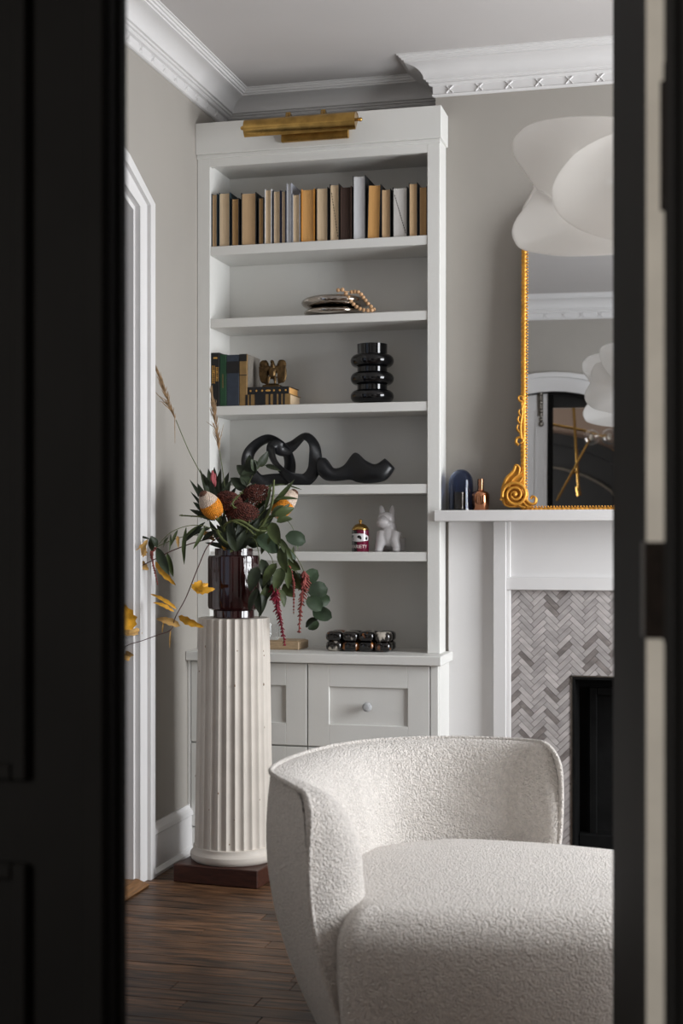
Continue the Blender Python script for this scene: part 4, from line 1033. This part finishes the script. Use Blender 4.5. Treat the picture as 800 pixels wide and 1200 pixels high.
# 3-4 banksias
def banksia(o, base_, tip, rpx, seed):
    b, t = V(base_), V(tip); ax = t-b; L_ = ax.length; rot = ax.to_track_quat('Z', 'Y').to_matrix().to_4x4(); T = Matrix.Translation(b) @ rot; r = rpx*kv
    prof_ = lambda u: r*(math.sin(PI*(.12+.80*u))**.55)*(1-.22*u)
    rs = random.Random(seed)
    for nm, u0, u1, mat in (('flower_cone', 0, .60, 'banksia'), ('flower_top', .60, 1., 'banksia_top')):
        mb = MB(); mb.lathe([(0.0005 if (u0+(u1-u0)*i/6) == 0 else prof_(u0+(u1-u0)*i/6), L_*(u0+(u1-u0)*i/6)) for i in range(7)], (0, 0, 0), 20, T)
        for k in range(420 if u0 == 0 else 300):
            u = u0+(u1-u0)*(k+.5)/(420 if u0 == 0 else 300); a = k*2.399; rr_ = prof_(u)
            mb.ball(T @ V((rr_*math.cos(a), rr_*math.sin(a), L_*u)), rs.uniform(.0016, .0027), 5, 4)
        obj(nm, mb, mat, o, 60)
    obj('tip', MB().ball(T @ V((0, 0, L_*.99)), (r*.42, r*.42, r*.30), 10, 6, rot), 'banksia_tip', o, 60)
o, c = stem('banksia_flower', 'orange and cream banksia cone at the upper left of the bouquet', 'flower', [P(268, 632), P(260, 612, -.05), P(252, 602, -.08)], .004, .0035)
banksia(o, P(254, 604, -.09), P(238, 579, -.13), 13, 3)
leaves_on(o, [(254, 604, 256, 612, 6, -.1), (250, 604, 243, 611, 5, -.09)], 'leaf_green', 0)
o, c = stem('banksia_flower', 'orange and cream banksia cone at the right, half behind a leaf', 'flower', [P(288, 632), P(305, 612), P(318, 604)], .004, .0035)
banksia(o, P(321, 604, .0), P(345, 577, .02), 13, 4)
leaves_on(o, [(318, 605, 332, 592, 9, -.07), (318, 606, 340, 590, 8, -.07)], 'leaf_green', 0)
# 5 protea foliage upper left
o, c = stem('protea_foliage', 'dark spiky protea foliage with a pink bud at the top left', 'foliage', [P(268, 632), P(258, 600), P(250, 575)], .004, .003)
leaves_on(o, [(253, 602, 238, 555, 13, .02), (254, 600, 244, 549, 13, .01), (256, 600, 251, 547, 14, .02), (258, 600, 259, 549, 12, .02), (258, 602, 268, 553, 12, .02), (252, 604, 231, 566, 11, 0), (250, 606, 222, 562, 7, -.01), (250, 604, 226, 588, 9, 0), (248, 606, 223, 576, 5, 0),
              (256, 602, 240, 570, 13, -.03), (258, 604, 247, 562, 13, -.04), (259, 602, 256, 563, 12, -.04), (250, 604, 234, 549, 7, .03), (252, 610, 222, 597, 8, -.02), (256, 604, 271, 562, 12, 0), (262, 606, 277, 570, 10, .02), (255, 602, 236, 580, 10, -.02)], 'leaf_dark', 0, 'lance', .08)
mb = MB(); 
for k in range(9): mb.ball(P(250+R.uniform(-2, 2), 556+k*1.2, -.02+R.uniform(-.01, .01)), (.006, .006, .016), 8, 6)
obj('bud', mb, 'pinkbud', o, 60)
# 6 yarrow heads
def yarrow(label, head, rpx, seed, dd, tilt=0.):
    hp_ = P(head[0], head[1], dd)
    o, c = stem('yarrow_flower', label, 'flower', [P(276, 632), (P(276, 632)+hp_)/2+V((0, -.01, 0)), hp_-V((0, 0, .01))], .003, .0025)
    rs = random.Random(seed); mb = MB(); st2 = MB()
    rpx *= 1.3
    for k in range(300):
        u = math.sqrt((k+.5)/300); a = k*2.399; x, y_ = u*math.cos(a), u*math.sin(a)
        q = V((x*rpx*kv, y_*rpx*kv*.8, (.62*(1-u*u))*rpx*kv+rs.uniform(-.002, .002))); q.rotate(Euler((.75, tilt, 0)))
        mb.ball(hp_+q, rs.uniform(.0032, .0052), 5, 4)
        if k % 12 == 0: st2.tube([hp_-V((0, -.01, .02)), hp_+q], .0012, 4)
    obj('flower_head', mb, 'yarrow', o, 60)['kind'] = 'stuff'; obj('stalk', st2, 'stem', o, 60)
yarrow('maroon yarrow head next to the left banksia cone', (266, 588), 14, 1, -.06, .2)
yarrow('highest maroon yarrow head, in the middle of the bouquet', (298, 582), 16, 2, .0, -.3)
yarrow('lowest maroon yarrow head, in the centre of the bouquet', (284, 602), 15, 3, -.08, .1)
# 7 eucalyptus branches
o, c = stem('eucalyptus_branch', 'trailing silver dollar eucalyptus branch hanging right of the vase', 'foliage', [P(290, 634, -.03), P(318, 628, -.06), P(338, 650, -.08), P(352, 680, -.08), P(362, 700, -.08), P(372, 722, -.07)], .0025, .001)
leaves_on(o, [(334, 628, 358, 635, 18, -.10, 0.), (326, 648, 302, 628, 20, -.12, .2), (354, 684, 372, 668, 17, -.08, .3), (360, 694, 384, 690, 20, -.08, 0), (362, 700, 387, 704, 17, -.06, .5), (360, 700, 376, 716, 18, -.09, -.2),
              (366, 716, 389, 724, 17, -.07, 0, MAT['leaf_euca']), (372, 726, 358, 735, 14, -.07, .8), (362, 738, 372, 727, 11, -.08, .8), (350, 690, 366, 682, 16, -.06, -.5), (345, 660, 330, 645, 15, -.05, .4), (352, 672, 340, 690, 15, -.06, -.4)], 'leaf_euca', 0, 'round', .06)
o, c = stem('eucalyptus_branch', 'rising eucalyptus sprig reaching in front of the knot sculpture', 'foliage', [P(280, 632), P(284, 600), P(288, 575), P(302, 548), P(318, 546)], .002, .0009, n=6)
leaves_on(o, [(292, 560, 277, 545, 14, 0, .1), (296, 558, 292, 533, 15, 0, -.3), (300, 552, 294, 538, 13, 0, .5), (302, 547, 314, 529, 11, 0, .6), (311, 545, 329, 552, 6, 0, 0), (288, 575, 270, 560, 15, .02, .2), (286, 585, 300, 566, 14, .02, .2), (288, 570, 284, 553, 13, .02, .4), (298, 553, 282, 557, 12, .01, .4)], 'leaf_dark', 0, 'ovate', .06)
# 8 hanging broad-leaf branches
o, c = stem('trailing_foliage', 'mid green broad-leaved branch cascading over the right vase rim', 'foliage', [P(288, 634, -.05), P(312, 618, -.09), P(326, 640, -.12), P(330, 668, -.13), P(318, 690, -.13)], .0025, .001)
leaves_on(o, [(318, 612, 328, 640, 15, -.12, .3), (322, 604, 345, 595, 10, -.12, .2), (324, 612, 343, 608, 11, -.11), (330, 640, 336, 672, 13, -.13), (324, 660, 308, 688, 12, -.14), (330, 665, 322, 694, 14, -.14), (336, 662, 338, 690, 10, -.12),
              (320, 680, 298, 712, 12, -.13), (322, 682, 310, 710, 12, -.12), (326, 690, 333, 712, 10, -.12), (332, 684, 346, 700, 13, -.10), (340, 668, 354, 692, 14, -.09), (338, 655, 352, 668, 12, -.1), (318, 622, 306, 650, 10, -.10), (326, 630, 344, 660, 8, -.13, 0, 'leaf_green')], 'leaf_green', 0, 'ovate', .1)
o, c = stem('trailing_foliage', 'dark green branch hanging down the front of the burgundy vase', 'foliage', [P(284, 636, -.09), P(298, 632, -.13), P(304, 660, -.14), P(300, 690, -.14)], .002, .001)
leaves_on(o, [(302, 664, 293, 694, 15, -.15, .1), (304, 672, 312, 702, 12, -.14), (300, 688, 306, 722, 10, -.14, .3), (302, 690, 292, 718, 10, -.145), (306, 655, 316, 684, 12, -.13), (310, 690, 303, 724, 9, -.135), (312, 672, 322, 700, 13, -.12)], 'leaf_dark', 0, 'ovate', .1)
o, c = stem('trailing_foliage', 'slender light green tendril curving down right of the bouquet', 'foliage', [P(292, 632), P(320, 606, -.02), P(340, 614, -.02), P(346, 640, -.02), P(336, 690, -.05)], .0016, .0008)
leaves_on(o, [(346, 626, 348, 646, 4), (344, 640, 338, 660, 5), (340, 655, 346, 676, 5)], 'leaf_green')
# 9 amaranth tassels
def tassel(label, pts, r, mat, seed, side=True):
    o, c = stem('amaranth', label, 'flower', pts, .0016, .0012)
    rs = random.Random(seed); mb = MB(); m0 = len(c)//2
    cc = c[m0:]
    mb.tube(cc, lambda t: r*(1-.75*t), 7)
    for k in range(170):
        u = rs.random()**1.2; p = cc[int(u*(len(cc)-1))]; ln = (rs.uniform(.010, .027) if side else rs.uniform(.004, .009))*(1-.75*u); a = rs.uniform(0, 2*PI)
        e = p+V((math.cos(a)*ln, math.sin(a)*ln*.6, -ln*.9)); mb.tube([p, e], [.0046*(1-.45*u), .0018], 5)
    obj('tassel', mb, mat, o, 60)
tassel('bright crimson amaranth tassel hanging lowest beside the column top', [P(292, 634, -.05), P(316, 650, -.12), P(321, 672, -.14), P(322, 694, -.15), P(325, 712, -.15), P(330, 735, -.15), P(334, 757, -.15)], .006, 'amaranth', 1)
tassel('dusty red amaranth tassel, the long one further right', [P(294, 634, -.03), P(335, 640, -.08), P(356, 670, -.09), P(355, 690, -.1), P(352, 715, -.1), P(350, 742, -.1)], .007, 'amaranth_dry', 2)
tassel('thin dusty red amaranth tassel between the two longer ones', [P(294, 634, -.03), P(330, 650, -.1), P(343, 678, -.11), P(344, 698, -.11), P(344, 720, -.11)], .0035, 'amaranth_dry', 3, False)
tassel('small brown-red amaranth tassel at the far left among the willow leaves', [P(262, 632, -.05), P(220, 628, -.08), P(182, 642, -.08), P(178, 652, -.08), P(181, 668, -.08), P(185, 686, -.08)], .0045, 'amaranth_dry', 4, False)
# 10 left branches
o, c = stem('autumn_branch', 'upper bare twig with yellow leaves reaching left to the door', 'branch', [P(262, 632, -.06), P(235, 634, -.08), P(205, 644, -.1), P(178, 657, -.12), P(150, 672, -.14), P(130, 690, -.16)], .0026, .0014, 'twig')
leaves_on(o, [(160, 654, 173, 632, 9, -.13, .2, 'leaf_tan'), (163, 652, 170, 640, 12, -.13, .4, 'leaf_tan'), (160, 655, 174, 668, 9, -.13, .3, 'leaf_tan'), (182, 658, 206, 686, 8, -.11, .4), (150, 672, 160, 655, 3, -.13, 0, 'leaf_tan'), (208, 628, 209, 642, 4, -.09, 0, 'leaf_tan'), (236, 622, 252, 634, 7, -.07, 0, 'leaf_tan'), (262, 640, 246, 622, 6, -.05, .3, 'leaf_tan'), (264, 645, 258, 632, 6, -.07, .3)], 'leaf_yellow', 0, 'jag', .1)
o, c = stem('willow_sprig', 'light green willow sprig arching left with narrow hanging leaves', 'foliage', [P(264, 632, -.05), P(244, 618, -.1), P(222, 616, -.11), P(200, 624, -.12), P(184, 640, -.12)], .002, .001)
leaves_on(o, [(184, 641, 176, 628, 9, -.12, .5, 'leaf_dark'), (178, 628, 178, 646, 9, -.12, 0, 'leaf_dark'), (184, 642, 198, 674, 13, -.13, .1, 'leaf_dark'), (196, 648, 203, 676, 8, -.12, .1), (197, 630, 192, 642, 5, -.12), (200, 626, 198, 647, 3, -.12), (218, 618, 216, 662, 6, -.11, .2), (208, 621, 200, 640, 4, -.12), (232, 616, 214, 634, 4, -.1), (240, 612, 216, 636, 7, -.09, 0, 'leaf_dark'), (166, 629, 148, 631, 3, -.12, 0, 'leaf_dark'), (176, 632, 160, 628, 3, -.12, 0, 'leaf_dark'), (248, 618, 222, 628, 6, -.08, 0, 'leaf_dark'), (240, 616, 226, 644, 6, -.1), (252, 622, 236, 634, 7, -.06, 0, 'leaf_dark')], 'leaf_green', 0, 'lance', .1)
o, c = stem('autumn_branch', 'lower drooping twig with ragged yellow leaves left of the column', 'branch', [P(264, 632, -.08), P(245, 638, -.12), P(232, 665, -.14), P(218, 700, -.16), P(206, 722, -.17), P(200, 738, -.17), P(185, 744, -.17), P(166, 751, -.17), P(150, 756, -.17), P(134, 766, -.17)], .0024, .0011, 'twig')
leaves_on(o, [(227, 692, 236, 680, 14, -.15, .5), (228, 692, 252, 690, 9, -.15, .4), (230, 690, 244, 684, 9, -.14, .6), (207, 714, 176, 696, 5, -.17, .3), (204, 717, 179, 706, 5, -.17, .4), (211, 734, 183, 725, 9, -.17, .2, 'leaf_tan'), (209, 722, 239, 735, 9, -.17, .4), (154, 738, 141, 706, 20, -.17, .1),
              (138, 740, 167, 742, 8, -.17, .2, 'leaf_tan'), (150, 742, 166, 737, 6, -.17, .1, 'leaf_tan'), (138, 766, 158, 772, 8, -.17, .5, 'leaf_tan'), (147, 764, 157, 768, 6, -.17, .5, 'leaf_tan'), (200, 738, 199, 760, 2, -.17, 0, 'leaf_tan'), (192, 728, 190, 742, 2, -.17, 0, 'leaf_tan')], 'leaf_yellow', 0, 'jag', .12)
# 11 centre: catkins and filler leaves
def catkin(label, pts, r=.0055):
    c = cr(pts, 6); o = thing('green_catkin', c[0], label, 'foliage', 'flower stems in the burgundy vase')
    obj('stem', MB().tube(c, lambda t: r*(.55+.45*math.sin(PI*t)), 7), 'stem', o, 60)
    mb = MB(); rs = random.Random(len(label))
    for k in range(60):
        p = c[rs.randrange(len(c))]; mb.ball(p+V((rs.gauss(0, 1), rs.gauss(0, 1), rs.gauss(0, 1)))*.0026, .0022, 4, 3)
    obj('floret', mb, 'stem', o, 60)['kind'] = 'stuff'
catkin('soft green catkin sticking straight up beside the right banksia', [P(285, 640, -.03), P(305, 618, -.04), P(318, 592, -.05), P(321, 562, -.05)])
catkin('green catkin curling across the front of the bouquet to the right', [P(276, 640, -.05), P(262, 618, -.10), P(280, 610, -.12), P(300, 621, -.12), P(312, 622, -.1)])
catkin('green catkin hooking down over the left vase rim', [P(278, 640, -.05), P(255, 622, -.1), P(262, 634, -.12), P(274, 640, -.12), P(270, 646, -.12)])
catkin('green catkin pointing left just under the left banksia', [P(270, 640, -.05), P(255, 610, -.08), P(240, 606, -.09), P(210, 604, -.08)], .0035)
catkin('green catkin looping beneath the maroon flower heads', [P(282, 640, -.05), P(292, 605, -.1), P(272, 592, -.11), P(284, 576, -.1)], .0035)
catkin('short green catkin slanting right under the lowest maroon head', [P(272, 640, -.06), P(268, 612, -.11), P(285, 616, -.13), P(298, 627, -.13)], .004)
o, c = stem('collar_foliage', 'dense dark leaves packed around the mouth of the burgundy vase', 'foliage', [P(276, 632), P(276, 622)], .004, .003)
leaves_on(o, [(275, 645, 248, 622, 9, -.07), (275, 645, 256, 618, 10, -.09), (275, 645, 262, 600, 12, -.05), (276, 645, 270, 605, 13, -.10), (277, 645, 282, 606, 13, -.10), (278, 645, 292, 608, 12, -.09), (279, 645, 302, 618, 11, -.09), (280, 645, 306, 606, 12, -.03), (278, 643, 312, 630, 9, -.06),
              (272, 645, 240, 636, 7, -.06), (272, 645, 252, 600, 12, .02), (280, 640, 300, 596, 14, .03), (276, 640, 276, 590, 14, .04), (276, 640, 288, 590, 13, .03), (276, 646, 266, 622, 10, -.12), (277, 646, 288, 620, 10, -.12), (270, 646, 246, 612, 8, -.02), (284, 640, 320, 616, 10, .03)], 'leaf_dark', 0, 'lance', .12)
rb_ = random.Random(21)
for k in range(34):
    px_ = rb_.uniform(240, 322); py_ = rb_.uniform(572, 634); e = rb_.uniform(-.06, .09); bx_, by_ = 277+(px_-277)*.45, 642-(642-py_)*.35
    leaf(P(bx_, by_, e), P(px_, py_, e+rb_.uniform(-.03, .03)), rb_.uniform(7, 14)*kv, rb_.choice(['leaf_dark', 'leaf_dark', 'leaf_green']), o, rb_.choice(['lance', 'ovate']), .12, rb_.uniform(-.9, .9))
o, c = stem('lance_foliage', 'long narrow leaf spray pointing up right past the shelf edge', 'foliage', [P(284, 632), P(308, 600), P(322, 585)], .002, .0012)
leaves_on(o, [(318, 592, 345, 562, 7, -.03), (310, 600, 318, 566, 5, -.03), (300, 574, 335, 567, 3, .02), (335, 568, 354, 574, 2, .02), (322, 586, 350, 585, 8, -.06)], 'leaf_green', 0, 'lance', .06)

# ------------------------------------------------------------------ boucle tub chair
def W(r, d, z): return V((r*C_-d*S_, r*S_+d*C_, z))
ch_ = thing('lounge_chair', W(.3, 3.4, 0), 'cream boucle curved lounge chair with piped tub back in the foreground', 'chair')
cps = [(-.060, 3.05), (-.112, 3.20), (-.168, 3.38), (-.150, 3.53), (-.089, 3.69), (0, 3.83), (.118, 3.92), (.286, 3.96), (.44, 3.935), (.53, 3.89), (.585, 3.82)]
ctl = cr([V((a, b, 0)) for a, b in cps], 36)
arc = [0]
for i in range(1, len(ctl)): arc.append(arc[-1]+(ctl[i]-ctl[i-1]).length)
LT = arc[-1]; NS = len(ctl); NT = 30
def nrm_at(i):
    t = (ctl[min(i+1, NS-1)]-ctl[max(i-1, 0)]).normalized(); return V((-t.y, t.x, 0))
ZR = .665; CRN = .075
def ztop(i):
    a = min(arc[i], LT-arc[i]); return ZR-(CRN*(1-math.sqrt(1-(1-a/CRN)**2)) if a < CRN else 0)
def outer(i, t):
    z = .05+(ztop(i)-.05)*t; u = min(1, z/ZR)
    off = .018*math.sin(PI*u**1.5)-.14*(1-u)**2.4
    return ctl[i]+nrm_at(i)*off, z
def inner(i, t):
    p, z = outer(i, t); Rr = .19; a = arc[i]*1.25 if arc[i] < LT/2 else (LT-arc[i])*3.2
    u = max(0, 1-a/Rr); v = max(0, 1-(ztop(i)-z)/Rr); q = min(1, math.hypot(u, v)); T0 = .17 if arc[i] < .7 else .17-.13*min(1, (arc[i]-.7)/(LT-.72))
    return p-nrm_at(i)*(T0*math.sqrt(max(0, 1-q*q))), z+.012*math.sqrt(max(0, 1-q*q))*v
tt = [1-(1-k/NT)**1.6 for k in range(NT+1)]
og = [[W(*(lambda pz: (pz[0].x, pz[0].y, pz[1]))(outer(i, t))) for t in tt] for i in range(NS)]
ig = [[W(*(lambda pz: (pz[0].x, pz[0].y, pz[1]))(inner(i, t))) for t in tt] for i in range(NS)]
sm = obj('tub_back', MB().grid(og).grid([r_[::-1] for r_ in ig]), 'boucle', ch_, 48, merge=True)
edge = [og[0][k] for k in range(NT)]+[og[i][NT] for i in range(NS)]+[og[-1][k] for k in range(NT-1, -1, -1)]
obj('piping', MB().tube(edge, .0066, 8), 'boucle', ch_, 60)
sp = [(-.010, 3.06), (-.03, 3.22), (-.05, 3.42), (-.03, 3.60), (.08, 3.77), (.28, 3.86), (.48, 3.83), (.66, 3.76), (.80, 3.66), (.85, 3.46), (.85, 3.25), (.79, 3.10), (.62, 3.035), (.42, 3.01), (.22, 3.005), (.06, 3.01), (.006, 3.02)]
sc_ = cr([V((a, b, 0)) for a, b in sp], 6, True); cen = V((.38, 3.42, 0))
nS = len(sc_); sn = []
for i in range(nS):
    t = (sc_[(i+1) % nS]-sc_[i-1]).normalized(); sn.append(V((-t.y, t.x, 0)))
ins = []
for p, n_ in zip(sc_, sn):
    c_ = (p-cen).normalized(); ins.append(c_/max(.55, abs(c_.dot(n_))))
sn = ins
RS = .085
rings = [(.035, .06), (.018, .12), (.006, .2), (0, .28), (0, .42-RS)]+[(RS*(1-math.cos(a)), .42-RS+RS*math.sin(a)) for a in [PI/2*k/9 for k in range(1, 10)]]
rows_ = []
for f, z in rings:
    row = [p-n_*f for p, n_ in zip(sc_, sn)]; rows_.append([W(p.x, p.y, z) for p in row+row[:1]])
last = [p-n_*RS for p, n_ in zip(sc_, sn)]
for f, z in ((.85, .424), (.65, .428), (.4, .431), (.2, .432), (.02, .432)):
    row = [cen+(p-cen)*f for p in last]; rows_.append([W(p.x, p.y, z) for p in row+row[:1]])
mb = MB().grid(rows_); mb.f.append(tuple(range(len(mb.v)-nS-1, len(mb.v)-1)))
obj('seat_cushion', mb, 'boucle', ch_, 80, merge=True)
bse = MB()
for q in ((.05, .0), (.05, .05)): pass
bpl = [cen+(p-cen)*.9 for p in sc_]
bse.prism([(p.x, p.y) for p in bpl], lambda p, t: W(p[0], p[1], t), .0, .062); obj('plinth_base', bse, 'inkblack', ch_, None)

# ------------------------------------------------------------------ pendant lamp
pc_ = onY(738, 215, 3.66)
pn = thing('pendant_lamp', pc_, 'white pendant lamp of overlapping curved petals hanging in front of the mirror', 'pendant lamp')
def petal(outline, bulge, dpt, tiltx=0., n=22):
    c = cr([V(p) for p in outline], 5, True); cen_ = sum(c, V((0, 0, 0)))/len(c)
    rows_ = []
    for i in range(n+1):
        f = 1-i/n; f = math.sqrt(f) if f > 0 else .0005
        row = []
        for p in c+[c[0]]:
            q = cen_+(p-cen_)*f; row.append(q+V((0, -bulge*(1-f*f), 0)))
        rows_.append(row)
    o = obj('petal', MB().grid(rows_), 'fabric', pn, 80, merge=True)
    s = o.modifiers.new('solid', 'SOLIDIFY'); s.thickness = .004; s.offset = 0
    return o
def po(lst, y, f=onY): return [f(a, b, y+(q[0] if q else 0)) for a, b, *q in lst]
A_ = [(601, 172), (604, 160), (622, 146), (655, 139), (688, 137), (720, 138), (770, 142), (812, 160), (825, 190), (800, 225), (755, 248), (700, 258), (662, 252), (645, 238), (631, 224), (614, 200), (604, 186)]
B_ = [(647, 228), (650, 214), (660, 197), (678, 178), (712, 160), (755, 152), (800, 165), (832, 200), (835, 245), (805, 277), (760, 286), (718, 281), (680, 269), (660, 256), (651, 244)]
C_p = [(631, 223), (618, 240), (605, 257), (600, 272), (604, 285), (612, 292), (634, 297), (666, 300), (718, 298), (770, 294), (812, 280), (830, 255), (800, 235), (740, 232), (690, 240), (650, 238)]
petal(po(A_, 3.62), .06, 0); petal(po(B_, 3.50), .09, 0); petal(po(C_p, 3.57), .04, 0)
U_ = [(695, 422), (698, 414), (709, 410), (722, 410), (750, 413), (780, 428), (790, 452), (778, 474), (750, 478), (730, 470), (712, 453), (699, 436)]
L_p = [(696, 432), (686, 442), (685, 455), (678, 468), (679, 478), (688, 486), (702, 490), (722, 494), (755, 494), (780, 482), (785, 462), (760, 448), (730, 440)]
sh_ = V((.03, 0, .03))
petal([p+sh_ for p in po(U_, 3.74, mir)], -.05, 0); petal([p+sh_ for p in po(L_p, 3.68, mir)], -.04, 0)
obj('cord', MB().tube([pc_, (pc_.x, pc_.y, ZC)], .003, 8), 'fabric', pn); obj('canopy', MB().lathe([(0, ZC-.03), (.05, ZC-.028), (.055, ZC-.001)], (pc_.x, pc_.y, 0), 24), 'fabric', pn)
obj('bulb', MB().ball(pc_, .045, 16, 10), 'bulb', pn); obj('socket', MB().lathe([(.0, .03), (.02, .03), (.02, .1), (0, .1)], pc_, 16), 'brass', pn)

# ------------------------------------------------------------------ chandelier in the dining room, seen in the mirror
cy = -.7; q = lambda a, b, y=cy: mir(a, b, y)
cen_ = q(672, 500); cl = thing('rod_chandelier', V((cen_.x, cy, cen_.z)), 'brass rod chandelier with clear glass globes, reflected in the mirror', 'chandelier')
def rod(a, b, r=.0115, nm='rod'): return obj(nm, MB().tube([a, b], r, 10), 'brassbright', cl)
v0 = q(672, 478); v1 = q(678, 577); rod(V((v0.x, cy, ZC)), V((v0.x, cy, v0.z))); rod(v0, v1); 
h0, h1 = q(640, 496), q(686, 505); rod(h0, h1)
d0, d1_ = q(690, 517, cy+.02), q(652, 587, cy+.02); rod(d0, d1_, .009)
obj('end_sleeve', MB().tube([q(676.5, 571), q(678.5, 581)], .02, 12), 'brassbright', cl)
obj('coupling', MB().tube([q(669, 554), q(677, 553)], .011, 10), 'brassbright', cl)
for (a, b), s_ in (((693, 513), (689, 517)), ((714, 512), (706, 511))):
    c = q(a, b, cy+.03); gm = obj('globe', MB().ball(c, .064, 24, 16), 'glass', cl, 80).modifiers.new('shell', 'SOLIDIFY'); gm.thickness = .0025
    obj('socket', MB().tube([q(*s_, cy+.03), c.lerp(q(*s_, cy+.03), .5)], .016, 12), 'brass', cl)
    obj('filament_bulb', MB().ball(c, (.018, .018, .026), 12, 8), 'bulb', cl)
rod(q(706, 511, cy+.03), q(686, 505), .007, 'arm')
